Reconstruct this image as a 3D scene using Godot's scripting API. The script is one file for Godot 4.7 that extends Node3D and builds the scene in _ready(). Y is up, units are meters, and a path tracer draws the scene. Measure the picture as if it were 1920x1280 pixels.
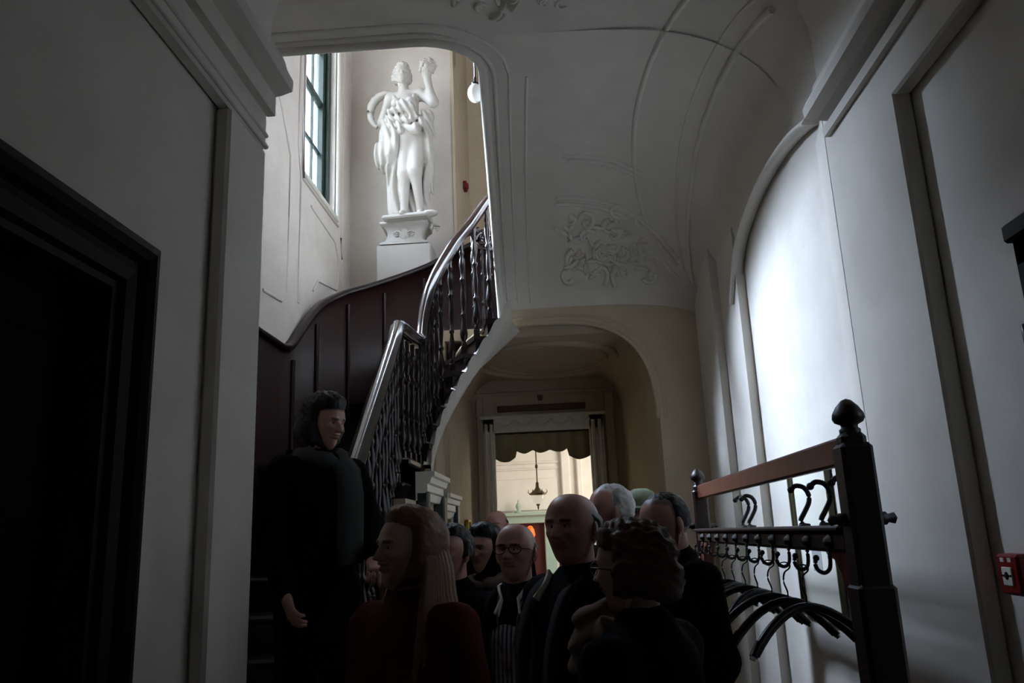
extends Node3D

# ------------------------------------------------------------------ helpers
class G:
	var st := SurfaceTool.new()
	var colored := false
	var col := Color.WHITE
	func _init():
		st.begin(Mesh.PRIMITIVE_TRIANGLES)
		st.set_smooth_group(0)
	func smooth(on: bool):
		st.set_smooth_group(0 if on else -1)
	func tri(a: Vector3, b: Vector3, c: Vector3, out: Vector3):
		var n := (a - c).cross(a - b)
		if n.length_squared() < 1e-16:
			return
		if colored:
			st.set_color(col)
		if n.dot(out) < 0:
			st.add_vertex(a); st.add_vertex(c); st.add_vertex(b)
		else:
			st.add_vertex(a); st.add_vertex(b); st.add_vertex(c)
	func quad(a: Vector3, b: Vector3, c: Vector3, d: Vector3, out: Vector3):
		tri(a, b, c, out); tri(a, c, d, out)
	func box(c: Vector3, s: Vector3, bev := 0.0, bs := Basis.IDENTITY):
		smooth(false)
		var h := s * 0.5
		bev = minf(bev, minf(h.x, minf(h.y, h.z)) * 0.9)
		if bev <= 0.0:
			for ax in 3:
				for sg in [-1.0, 1.0]:
					var n := Vector3.ZERO; n[ax] = sg
					var u := Vector3.ZERO; u[(ax + 1) % 3] = h[(ax + 1) % 3]
					var v := Vector3.ZERO; v[(ax + 2) % 3] = h[(ax + 2) % 3]
					var m := n * h[ax]
					quad(c + bs * (m - u - v), c + bs * (m + u - v), c + bs * (m + u + v), c + bs * (m - u + v), bs * n)
			return
		var pt := func(sx: float, sy: float, sz: float, ax: int) -> Vector3:
			var p := Vector3(sx * (h.x - bev), sy * (h.y - bev), sz * (h.z - bev))
			p[ax] = signf(p[ax]) * h[ax]
			return c + bs * p
		for ax in 3:
			var a1 := (ax + 1) % 3
			var a2 := (ax + 2) % 3
			for sg in [-1.0, 1.0]:
				var q: Array[Vector3] = []
				for e in [[-1, -1], [1, -1], [1, 1], [-1, 1]]:
					var s3 := Vector3.ZERO; s3[ax] = sg; s3[a1] = e[0]; s3[a2] = e[1]
					q.append(pt.call(s3.x, s3.y, s3.z, ax))
				var n := Vector3.ZERO; n[ax] = sg
				quad(q[0], q[1], q[2], q[3], bs * n)
				for s2 in [-1.0, 1.0]:
					var e0 := Vector3.ZERO; e0[ax] = sg; e0[a1] = s2; e0[a2] = -1
					var e1 := e0; e1[a2] = 1
					var nn := Vector3.ZERO; nn[ax] = sg; nn[a1] = s2
					quad(pt.call(e0.x, e0.y, e0.z, ax), pt.call(e1.x, e1.y, e1.z, ax), pt.call(e1.x, e1.y, e1.z, a1), pt.call(e0.x, e0.y, e0.z, a1), bs * nn)
		for sx in [-1.0, 1.0]:
			for sy in [-1.0, 1.0]:
				for sz in [-1.0, 1.0]:
					tri(pt.call(sx, sy, sz, 0), pt.call(sx, sy, sz, 1), pt.call(sx, sy, sz, 2), bs * Vector3(sx, sy, sz))
	func grid(rows: Array, out: Callable, closed := false):
		smooth(true)
		for i in rows.size() - 1:
			var r0: PackedVector3Array = rows[i]
			var r1: PackedVector3Array = rows[i + 1]
			var n := r0.size()
			for j in (n if closed else n - 1):
				var k := (j + 1) % n
				var m: Vector3 = (r0[j] + r1[k]) * 0.5
				quad(r0[j], r0[k], r1[k], r1[j], out.call(m, i))
	func sweep(path: PackedVector3Array, prof: PackedVector2Array, up := Vector3.UP, scales := PackedFloat32Array(), sm := true, closed_path := false, caps := true):
		var n := path.size()
		var rows := []
		for i in n:
			var a := path[(i - 1 + n) % n] if (i > 0 or closed_path) else path[i]
			var b := path[(i + 1) % n] if (i < n - 1 or closed_path) else path[i]
			var t := (b - a).normalized()
			var side := t.cross(up)
			if side.length() < 1e-4:
				side = t.cross(Vector3(0.3, 0.1, 1))
			side = side.normalized()
			var u2 := side.cross(t).normalized()
			var sc := scales[i] if scales.size() > 0 else 1.0
			var row := PackedVector3Array()
			for p in prof:
				row.append(path[i] + side * p.x * sc + u2 * p.y * sc)
			rows.append(row)
		var cen := []
		for r in rows:
			var s := Vector3.ZERO
			for p in r: s += p
			cen.append(s / r.size())
		var m := prof.size()
		smooth(sm)
		for i in (n if closed_path else n - 1):
			var i2 := (i + 1) % n
			var cm: Vector3 = (cen[i] + cen[i2]) * 0.5
			for j in m:
				var k := (j + 1) % m
				quad(rows[i][j], rows[i][k], rows[i2][k], rows[i2][j], (rows[i][j] + rows[i2][k]) * 0.5 - cm)
		if caps and not closed_path:
			smooth(false)
			for e in [[0, 1], [n - 1, n - 2]]:
				var idx := Geometry2D.triangulate_polygon(prof)
				for q in range(0, idx.size(), 3):
					tri(rows[e[0]][idx[q]], rows[e[0]][idx[q + 1]], rows[e[0]][idx[q + 2]], cen[e[0]] - cen[e[1]])
	func tube(path: PackedVector3Array, r: float, sides := 8, rr := PackedFloat32Array(), closed := false):
		var prof := PackedVector2Array()
		for i in sides:
			prof.append(Vector2.from_angle(TAU * i / sides) * r)
		sweep(path, prof, Vector3(0.013, 1, 0.017), rr, true, closed)
	func lathe(prof: PackedVector2Array, o := Transform3D.IDENTITY, n := 14):
		smooth(true)
		for i in prof.size() - 1:
			var a := prof[i]
			var b := prof[i + 1]
			var dr := b.x - a.x
			var dy := b.y - a.y
			for j in n:
				var t0 := TAU * j / n
				var t1 := TAU * (j + 1) / n
				var c0 := Vector3(cos(t0), 0, sin(t0))
				var c1 := Vector3(cos(t1), 0, sin(t1))
				var out := (c0 + c1) * 0.5 * dy - Vector3.UP * dr
				if dy < 0: out = -out if absf(dr) < 1e-6 else out
				if absf(dy) < 1e-6: out = Vector3.UP * (-dr)
				quad(o * (c0 * a.x + Vector3.UP * a.y), o * (c1 * a.x + Vector3.UP * a.y), o * (c1 * b.x + Vector3.UP * b.y), o * (c0 * b.x + Vector3.UP * b.y), o.basis * out)
	func ball(c: Vector3, r: Vector3, bs := Basis.IDENTITY, nu := 12, nv := 8):
		var rows := []
		for i in nv + 1:
			var th := PI * i / nv
			var row := PackedVector3Array()
			for j in nu:
				var ph := TAU * j / nu
				row.append(c + bs * (Vector3(sin(th) * cos(ph), cos(th), sin(th) * sin(ph)) * r))
			rows.append(row)
		grid(rows, func(m, _i): return m - c, true)
	func prism(poly: PackedVector2Array, o: Vector3, ux: Vector3, uy: Vector3, dep: Vector3):
		# polygon in the plane (ux, uy), extruded along dep
		smooth(false)
		var idx := Geometry2D.triangulate_polygon(poly)
		for q in range(0, idx.size(), 3):
			var p: Array[Vector3] = []
			for e in 3:
				var v := poly[idx[q + e]]
				p.append(o + ux * v.x + uy * v.y)
			tri(p[0], p[1], p[2], -dep)
			tri(p[0] + dep, p[1] + dep, p[2] + dep, dep)
		var cw := Geometry2D.is_polygon_clockwise(poly)
		for i in poly.size():
			var a := poly[i]
			var b := poly[(i + 1) % poly.size()]
			var nn := Vector2(b.y - a.y, a.x - b.x)
			if cw: nn = -nn
			var A := o + ux * a.x + uy * a.y
			var B := o + ux * b.x + uy * b.y
			quad(A, B, B + dep, A + dep, ux * nn.x + uy * nn.y)
	func done() -> ArrayMesh:
		st.index()
		st.generate_normals()
		return st.commit()

var counts := {}
func numbered(nm: String, parent: Node) -> String:
	var key := "%d/%s" % [parent.get_instance_id(), nm]
	var n: int = counts.get(key, 0)
	counts[key] = n + 1
	return nm if n == 0 else "%s_%03d" % [nm, n]

func put(nm: String, g, mat: Material, parent: Node = self) -> MeshInstance3D:
	var o := MeshInstance3D.new()
	o.mesh = g.done() if g is G else g
	o.name = numbered(nm, parent)
	if mat: o.material_override = mat
	parent.add_child(o, true)
	return o

func root(nm: String, label: String, cat: String, at := Vector3.ZERO, turn := 0.0, group := "") -> Node3D:
	var o := Node3D.new()
	o.name = numbered(nm, self)
	add_child(o, true)
	o.position = at
	o.rotation.y = turn
	tag(o, label, cat, group)
	return o

func tag(o: Node, label: String, cat: String, group := "") -> void:
	o.set_meta("label", label)
	o.set_meta("category", cat)
	if group != "": o.set_meta("group", group)

func setting(nm: String, g, mat: Material, label := "") -> MeshInstance3D:
	var o := put(nm, g, mat)
	o.set_meta("kind", "structure")
	if label != "": o.set_meta("label", label)
	return o

func P(x: float, h: float, d: float) -> Vector3:   # x right, h up, d along the corridor
	return Vector3(x, h, -d)

func PV(a: Array) -> PackedVector3Array:
	var o := PackedVector3Array()
	for v in a: o.append(v)
	return o

func curve(a: Array, n := 4) -> PackedVector3Array:
	var o := PackedVector3Array()
	for i in a.size() - 1:
		var p0: Vector3 = a[maxi(i - 1, 0)]
		var p3: Vector3 = a[mini(i + 2, a.size() - 1)]
		for q in n:
			o.append((a[i] as Vector3).cubic_interpolate(a[i + 1], p0, p3, float(q) / n))
	o.append(a[-1])
	return o

func V2(a: Array) -> PackedVector2Array:
	var o := PackedVector2Array()
	for i in range(0, a.size(), 2): o.append(Vector2(a[i], a[i + 1]))
	return o

func interp(xs: Array, ys: Array, x: float) -> float:
	if x <= xs[0]: return ys[0]
	for i in xs.size() - 1:
		if x <= xs[i + 1]:
			return lerpf(ys[i], ys[i + 1], (x - xs[i]) / (xs[i + 1] - xs[i]))
	return ys[-1]

func dbox(g: G, x0: float, x1: float, h0: float, h1: float, d0: float, d1: float, bev := 0.0):
	g.box(P((x0 + x1) / 2, (h0 + h1) / 2, (d0 + d1) / 2), Vector3(absf(x1 - x0), absf(h1 - h0), absf(d1 - d0)), bev)

var M := {}
func std(c: Color, rough := 0.8, spec := 0.5) -> StandardMaterial3D:
	var m := StandardMaterial3D.new()
	m.albedo_color = c
	m.roughness = rough
	m.metallic_specular = spec
	m.cull_mode = BaseMaterial3D.CULL_DISABLED
	return m

func noise_tex(freq: float, normal: bool, bump := 4.0, seed_ := 1, c0 := Color.BLACK, c1 := Color.WHITE, oct := 4) -> NoiseTexture2D:
	var n := FastNoiseLite.new()
	n.seed = seed_
	n.frequency = freq
	n.fractal_octaves = oct
	var t := NoiseTexture2D.new()
	t.width = 512; t.height = 512; t.seamless = true
	t.noise = n
	if normal:
		t.as_normal_map = true; t.bump_strength = bump
	else:
		var gr := Gradient.new()
		gr.set_color(0, c0); gr.set_color(1, c1)
		t.color_ramp = gr
	return t

func tri_scale(m: StandardMaterial3D, s: Vector3, world := true):
	m.uv1_triplanar = true
	m.uv1_world_triplanar = world
	m.uv1_scale = s

func materials() -> void:
	var pl_n := noise_tex(0.02, true, 1.2, 3)
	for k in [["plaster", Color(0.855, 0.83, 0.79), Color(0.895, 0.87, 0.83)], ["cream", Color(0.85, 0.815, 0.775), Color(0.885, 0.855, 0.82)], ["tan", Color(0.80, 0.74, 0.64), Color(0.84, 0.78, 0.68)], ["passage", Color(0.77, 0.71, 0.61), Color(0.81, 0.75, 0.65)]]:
		var m := std(Color.WHITE, 0.85, 0.3)
		m.albedo_texture = noise_tex(0.008, false, 1, 5, k[1], k[2], 5)
		m.normal_enabled = true
		m.normal_texture = pl_n
		m.normal_scale = 0.25
		tri_scale(m, Vector3.ONE * 0.7)
		M[k[0]] = m
	M.marble = std(Color(0.76, 0.74, 0.705), 0.6, 0.4)
	M.marble.normal_enabled = true; M.marble.normal_texture = pl_n; M.marble.normal_scale = 0.3
	tri_scale(M.marble, Vector3.ONE * 3.0)
	var grain_n := noise_tex(0.03, true, 2.0, 8)
	for k in [["stair_wood", Color(0.08, 0.036, 0.032), Color(0.12, 0.05, 0.043), 0.3, 0.5], ["wainscot", Color(0.10, 0.035, 0.036), Color(0.16, 0.05, 0.05), 0.4, 0.4], ["rack_wood", Color(0.30, 0.13, 0.10), Color(0.45, 0.19, 0.14), 0.38, 0.5], ["post_wood", Color(0.12, 0.065, 0.058), Color(0.17, 0.085, 0.07), 0.45, 0.5], ["door_wood", Color(0.10, 0.092, 0.09), Color(0.14, 0.125, 0.12), 0.6, 0.25], ["door_leaf", Color(0.05, 0.043, 0.043), Color(0.07, 0.06, 0.06), 0.75, 0.15]]:
		var m := std(Color.WHITE, k[3], k[4])
		m.albedo_texture = noise_tex(0.012, false, 1, 11, k[1], k[2], 5)
		m.normal_enabled = true; m.normal_texture = grain_n; m.normal_scale = 0.15
		tri_scale(m, Vector3(6, 0.8, 6))
		M[k[0]] = m
	M.rail = std(Color(0.13, 0.06, 0.05), 0.16, 0.7)
	M.rail.clearcoat_enabled = true; M.rail.clearcoat = 0.9; M.rail.clearcoat_roughness = 0.12
	M.green_frame = std(Color(0.13, 0.19, 0.16), 0.4)
	M.green_case = std(Color(0.19, 0.235, 0.215), 0.5)
	M.white_paint = std(Color(0.94, 0.93, 0.88), 0.45)
	M.black_metal = std(Color(0.10, 0.10, 0.11), 0.3, 0.6)
	M.black_metal.metallic = 0.4
	M.grey_metal = std(Color(0.30, 0.29, 0.28), 0.55, 0.4)
	M.chrome = std(Color(0.85, 0.86, 0.88), 0.12); M.chrome.metallic = 1.0
	M.gilt = std(Color(0.80, 0.68, 0.20), 0.35); M.gilt.metallic = 0.35
	M.dark_gilt = std(Color(0.27, 0.25, 0.14), 0.5)
	M.mirror = std(Color(0.9, 0.9, 0.9), 0.03); M.mirror.metallic = 1.0
	M.print_grey = std(Color(0.66, 0.66, 0.66), 0.8)
	M.red = std(Color(0.52, 0.05, 0.065), 0.35)
	M.red_dark = std(Color(0.40, 0.05, 0.05), 0.5)
	M.brass = std(Color(0.33, 0.28, 0.20), 0.35); M.brass.metallic = 0.7
	M.valance = std(Color(0.68, 0.65, 0.51), 0.9)
	M.pale_green = std(Color(0.62, 0.70, 0.64), 0.5)
	M.brown_strip = std(Color(0.42, 0.33, 0.26), 0.7)
	M.hearth = std(Color(0.28, 0.07, 0.05), 0.7)
	M.floor = std(Color.WHITE, 0.4)
	M.floor.albedo_texture = noise_tex(0.01, false, 1, 21, Color(0.33, 0.31, 0.30), Color(0.45, 0.43, 0.41), 5)
	tri_scale(M.floor, Vector3.ONE * 0.8)
	var gl := std(Color(0.95, 1, 0.98, 0.08), 0.0)
	gl.transparency = BaseMaterial3D.TRANSPARENCY_ALPHA
	M.glass = gl
	M.opal = std(Color(0.95, 0.95, 0.93), 0.25)
	var skin := std(Color.WHITE, 0.4, 0.5)
	skin.vertex_color_use_as_albedo = true
	M.skin = skin
	M.hairs = {}
	M.cloths = {}

func cloth(c: Color) -> StandardMaterial3D:
	var key := c.to_html()
	if not M.cloths.has(key):
		var m := std(c, 0.95, 0.2)
		m.normal_enabled = true; m.normal_texture = M.plaster.normal_texture; m.normal_scale = 0.6
		tri_scale(m, Vector3.ONE * 4.0, false)
		M.cloths[key] = m
	return M.cloths[key]

func hair_mat(c: Color) -> StandardMaterial3D:
	var key := c.to_html()
	if not M.hairs.has(key):
		var m := std(c, 0.5, 0.5)
		if not M.has("hair_n"):
			M.hair_n = noise_tex(0.05, true, 5.0, 33)
		m.normal_enabled = true; m.normal_texture = M.hair_n; m.normal_scale = 0.8
		tri_scale(m, Vector3(14, 3, 14), false)
		M.hairs[key] = m
	return M.hairs[key]

# ------------------------------------------------------------------ scene
const L := -1.15
const R := 1.32

func _ready() -> void:
	var cam := Camera3D.new()
	cam.name = "camera"
	cam.transform = Transform3D(Basis(Vector3(0.99739, -0.04049, -0.0597), Vector3(0.0533, 0.97132, 0.23174), Vector3(0.04861, -0.23431, 0.97094)).orthonormalized(), Vector3(0, 1.6, 0))
	cam.fov = rad_to_deg(2.0 * atan(640.0 / 1493.0))
	cam.near = 0.05
	add_child(cam)
	cam.current = true
	var env := Environment.new()
	env.background_mode = Environment.BG_SKY
	var sky := Sky.new()
	var sm := ProceduralSkyMaterial.new()
	sm.sky_top_color = Color(0.80, 0.88, 1.0)
	sm.sky_horizon_color = Color(0.97, 0.99, 1.0)
	sm.ground_bottom_color = Color(0.35, 0.35, 0.33)
	sm.ground_horizon_color = Color(0.6, 0.6, 0.58)
	sm.sky_energy_multiplier = 3.0
	sky.sky_material = sm
	env.sky = sky
	env.tonemap_mode = Environment.TONE_MAPPER_LINEAR
	env.tonemap_exposure = 1.0
	env.sdfgi_enabled = true
	env.ssao_enabled = true
	env.ssil_enabled = true
	var we := WorldEnvironment.new()
	we.name = "environment"
	we.environment = env
	add_child(we)
	# daylight: the overcast sky at the stair window, the bright patch of cloud above the roofs seen through it, and the garden window of the far room
	area("stair_window_daylight", P(-2.38, 6.1, 6.9), Vector2(1.0, 2.6), Vector3(1, -0.05, -0.4), Color(1.0, 0.975, 0.95), 0.85)
	beam(P(-3.75, 5.7, 7.58), P(1.32, 3.0, 4.6), 190)
	beam(P(-3.75, 6.1, 7.63), P(1.32, 2.6, 4.5), 105)
	beam(P(-3.75, 6.8, 7.70), P(1.32, 2.0, 4.3), 75)
	beam(P(-3.75, 7.7, 7.74), P(1.32, 1.4, 4.3), 80)
	beam(P(-3.75, 7.5, 7.25), P(1.32, 0.9, 5.5), 65)
	beam(P(-3.60, 8.2, 9.25), P(0.1, 1.7, 2.9), 80)
	area("far_room_daylight", P(1.55, 2.3, 11.6), Vector2(1.8, 2.0), Vector3(-1, 0, -0.35), Color(1.0, 0.985, 0.94), 2.3)
	materials()
	shell()
	stairwell()
	stairs()
	passage()
	far_room()
	ornaments()
	rack()
	small_things()
	statue()
	people()

func beam(at: Vector3, to: Vector3, e: float) -> void:
	var l := SpotLight3D.new()
	l.name = numbered("bright_cloud_daylight", self)
	l.position = at
	add_child(l)
	l.look_at(to)
	l.spot_angle = 34
	l.spot_angle_attenuation = 0.3
	l.spot_range = 30
	l.spot_attenuation = 2
	l.light_color = Color(0.82, 0.895, 1.0)
	l.light_energy = e
	l.light_size = 0.5
	l.shadow_enabled = true

func area(nm: String, at: Vector3, size: Vector2, towards: Vector3, c: Color, e: float) -> void:
	var a := AreaLight3D.new()
	a.name = nm
	a.area_size = size
	a.area_normalize_energy = false
	a.light_energy = e
	a.light_color = c
	a.area_range = 30
	a.area_attenuation = 2
	a.shadow_enabled = true
	a.position = at
	add_child(a)
	a.look_at(at + towards)

# ---------------- near hall
func hcen(d: float) -> float:
	return 4.35 if d < 4.6 else 3.44 + 0.91 * sqrt(maxf(0.0, 1.0 - pow((d - 4.6) / 2.2, 2.2)))

func hlun(d: float) -> float:   # springing line of the vault on the right wall, with its lunette arch
	var t := (d - 4.42) / 1.05
	return 3.30 + 0.34 * sqrt(maxf(0.0, 1.0 - t * t)) if absf(t) < 1.0 else 3.30

func vault(x: float, d: float) -> float:
	var hc := hcen(d)
	var hs := minf(hlun(d), hc - 0.05)
	var t := clampf((x - 0.35) / (R + 0.07 - 0.35), 0, 1)
	return hc - (hc - hs) * (1.0 - sqrt(maxf(0.0, 1.0 - pow(t, 2.4))))

func hole_edge(d: float) -> float:
	return interp([4.31, 4.6, 5, 5.4, 5.8, 6.1, 6.4, 6.6, 6.72, 6.8], [-0.325, -0.341, -0.362, -0.382, -0.401, -0.413, -0.424, -0.43, -0.432, -0.427], d)

func shell() -> void:
	var g := G.new()
	dbox(g, -2.5, 1.8, -0.12, 0.0, -1.8, 14.2)
	setting("floor", g, M.floor, "worn stone floor of the hall and passage")
	# left wall of the hall with its doorway
	g = G.new()
	dbox(g, L - 0.06 - 0.4, L - 0.06, 0, 4.6, -1.5, 0.95)
	dbox(g, L - 0.06 - 0.4, L - 0.06, 2.34, 4.6, 0.95, 2.06)
	dbox(g, L - 0.06 - 0.4, L - 0.06, 0, 4.6, 2.06, 3.0)
	var wl := setting("wall_left", g, M.plaster, "grey white plastered wall with the dark doorway")
	g = G.new()
	dbox(g, L - 0.06, L, 0, 3.2, 2.632, 3.0, 0.012)
	dbox(g, L - 0.06, L, 3.2, 4.1, -1.5, 3.0, 0.012)
	put("pilaster", g, M.plaster, wl)
	g = G.new()
	var cp := V2([0, 3.36, 0.035, 3.36, 0.035, 3.45, 0.06, 3.455, 0.105, 3.47, 0.11, 3.52, 0.085, 3.56, 0.07, 3.62, 0.045, 3.64, 0.03, 3.69, 0.0, 3.7])
	g.prism(cp, P(L, 0, -1.5), Vector3(1, 0, 0), Vector3(0, 1, 0), Vector3(0, 0, -4.5))
	put("cornice", g, M.plaster, wl)
	g = G.new()
	for s in [[3.22, 0.012], [3.27, 0.01]]:
		g.tube(PV([P(L, s[0], -1.4), P(L, s[0], 3.0)]), s[1], 6)
	put("fascia_bead", g, M.plaster, wl)
	# front wall behind the camera with the street door
	g = G.new()
	dbox(g, -1.7, 1.9, 0, 4.6, -1.9, -1.5)
	setting("wall_front", g, M.plaster)
	# right wall: plane at R+0.07, pilasters in front
	g = G.new()
	dbox(g, R + 0.07, R + 0.4, 0, 4.6, -1.5, 1.28)
	dbox(g, R + 0.07, R + 0.4, 2.34, 4.6, 1.28, 2.3)
	dbox(g, R + 0.07, R + 0.4, 0, 4.6, 2.3, 5.45)
	dbox(g, R + 0.01, R + 0.4, 0, 4.6, 5.45, 6.03)
	dbox(g, R - 0.05, R + 0.4, 0, 4.6, 6.03, 6.9)
	var wr := setting("wall_right", g, M.plaster, "white plastered wall lit by daylight behind the coat rack")
	g = G.new()
	dbox(g, R, R + 0.07, 0, 3.15, 2.751, 3.466, 0.01)
	dbox(g, R, R + 0.07, 3.13, 4.2, -1.5, 3.466, 0.01)
	g.prism(V2([R, -3.466, R + 0.075, -3.80, R + 0.09, -3.80, R + 0.09, -3.466]), Vector3.ZERO, Vector3(1, 0, 0), Vector3(0, 0, 1), Vector3(0, 3.45, 0))
	put("pilaster", g, M.plaster, wr)
	g = G.new()
	cp = V2([0, 3.30, 0.025, 3.30, 0.03, 3.34, 0.0, 3.345, 0.0, 3.38, 0.05, 3.385, 0.10, 3.40, 0.105, 3.44, 0.085, 3.48, 0.055, 3.50, 0.045, 3.56, 0.0, 3.62])
	g.prism(cp, P(R, 0, -1.5), Vector3(-1, 0, 0), Vector3(0, 1, 0), Vector3(0, 0, -4.9))
	put("cornice", g, M.plaster, wr)
	g = G.new()   # moulded archivolt of the lunette on the right wall
	var path := PackedVector3Array()
	for i in 33:
		var d := 3.66 + (5.62 - 3.66) * i / 32.0
		path.append(P(R + 0.03, hlun(minf(d, 5.46)) - maxf(0.0, d - 5.46) * 1.2 + 0.0, d))
	g.sweep(path, V2([-0.03, -0.03, -0.03, 0.05, -0.02, 0.055, 0.0, 0.04, 0.025, 0.0, 0.025, -0.03]), Vector3(-1, 0, 0))
	put("archivolt", g, M.plaster, wr)
	g = G.new()
	dbox(g, R + 0.04, R + 0.07, 0, 0.33, 3.77, 5.45, 0.01)
	dbox(g, R + 0.035, R + 0.07, 0.29, 0.335, 3.77, 5.45, 0.01)
	setting("baseboard_right", g, M.white_paint)
	# ceiling: a shallow vault with the stair opening cut out at the left
	g = G.new()
	var rows := []
	var tops := []
	var ds := [-1.5, 0.0, 1.5, 2.6, 3.0, 3.0001, 3.3, 3.6, 3.984, 3.985]
	for i in range(1, 9): ds.append(3.985 + 0.325 * (1.0 - cos(PI / 2 * i / 8.0)))
	for i in range(1, 35): ds.append(minf(4.31 + (6.8 - 4.31) * pow(i / 34.0, 0.62), 6.8))
	for d: float in ds:
		var x0 := L - 0.1
		if d >= 3.985:
			x0 = hole_edge(d)
			if d < 4.31:
				var t := (d - 3.985) / 0.325
				x0 = hole_edge(4.31) - 0.37 * (1.0 - sqrt(1.0 - (1.0 - t) * (1.0 - t)))
		elif d > 3.0:
			x0 = -2.1
		var row := PackedVector3Array()
		var top := PackedVector3Array()
		for j in 37:
			var x := lerpf(x0, R + 0.07, j / 36.0)
			var h := vault(x, d)
			if d <= 3.0:
				h = 4.35
			elif d < 3.47:
				h = lerpf(4.35, h, smoothstep(3.0, 3.47, d))
			row.append(P(x, h, d))
			top.append(P(x, 4.66, d))
		rows.append(row); tops.append(top)
	g.grid(rows, func(_m, _i): return Vector3.DOWN)
	g.grid(tops, func(_m, _i): return Vector3.UP)
	g.smooth(false)
	for i in rows.size() - 1:
		g.quad(rows[i][0], rows[i + 1][0], tops[i + 1][0], tops[i][0], Vector3.LEFT)
	for j in 36:
		g.quad(rows[-1][j], rows[-1][j + 1], tops[-1][j + 1], tops[-1][j], Vector3(0, 0, -1))
	var ce := setting("ceiling", g, M.plaster, "shallow plaster vault over the hall, open to the stairwell at the left")
	g = G.new()   # coves above the two cornices
	for s in [[L, 1.0, 3.69], [R, -1.0, 3.6]]:
		var rr := []
		for i in 2:
			var row := PackedVector3Array()
			for j in 9:
				var a := PI / 2 * j / 8.0
				row.append(P(s[0] + s[1] * 0.45 * (1 - cos(a)), s[2] + (4.355 - s[2]) * sin(a), -1.5 if i == 0 else (3.0 if s[1] > 0 else 3.4)))
			rr.append(row)
		g.grid(rr, func(_m, _i): return Vector3(s[1], -1, 0))
	put("cove", g, M.plaster, ce)
	g = G.new()   # roll moulding round the stair opening and bands beyond it
	path = PackedVector3Array()
	path.append(P(-1.9, 4.35, 3.985))
	path.append(P(-1.1, 4.35, 3.985))
	for i in range(9, rows.size()): path.append(rows[i][0])
	g.tube(path, 0.03, 8)
	for off in [0.07, 0.16, 0.27]:
		var p2 := PackedVector3Array()
		if off < 0.2:
			p2.append(P(-1.9, 4.35, 3.985 - off)); p2.append(P(-0.8, 4.35, 3.985 - off))
			for i in 7:
				var a := PI / 2 * i / 6.0
				p2.append(P(-0.69 + (0.36 + off) * sin(a), 4.35, 3.985 - off + (0.39 + off) * (1 - cos(a))))
		for i in 30:
			var d := 4.42 + 2.36 * pow(i / 29.0, 0.6)
			p2.append(P(hole_edge(d) + off, vault(hole_edge(d) + off, d) + 0.004, d))
		g.tube(p2, 0.015 if off < 0.1 else 0.012, 6)
	put("moulding", g, M.plaster, ce)
	g = G.new()   # ribs of the vault beside the lunette and across it
	for s in [[0.25, 0.02], [0.34, 0.013], [0.62, 0.02]]:
		var p3 := PackedVector3Array()
		for i in 41:
			var d := 3.5 + 3.15 * i / 40.0
			var bow := sqrt(maxf(0.0, 1.0 - pow((d - 4.9) / 1.75, 2)))
			var x: float = R + 0.05 - s[0] * (0.25 + 0.9 * bow)
			p3.append(P(x, vault(x, d) + 0.003, d))
		g.tube(p3, s[1], 6)
	for s in [[5.42, 0.16, 0.75], [5.48, 0.2, 0.7], [5.93, 0.1, 1.1], [6.0, 0.1, 1.1]]:
		var p4 := PackedVector3Array()
		for i in 21:
			var x := lerpf(s[1], s[2], i / 20.0)
			var d: float = s[0] + 0.5 * pow((x - 0.1), 2.0)
			p4.append(P(x, vault(x, d) + 0.003, d))
		g.tube(p4, 0.022, 6)
	put("rib", g, M.plaster, ce)
	door_frames()

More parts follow.
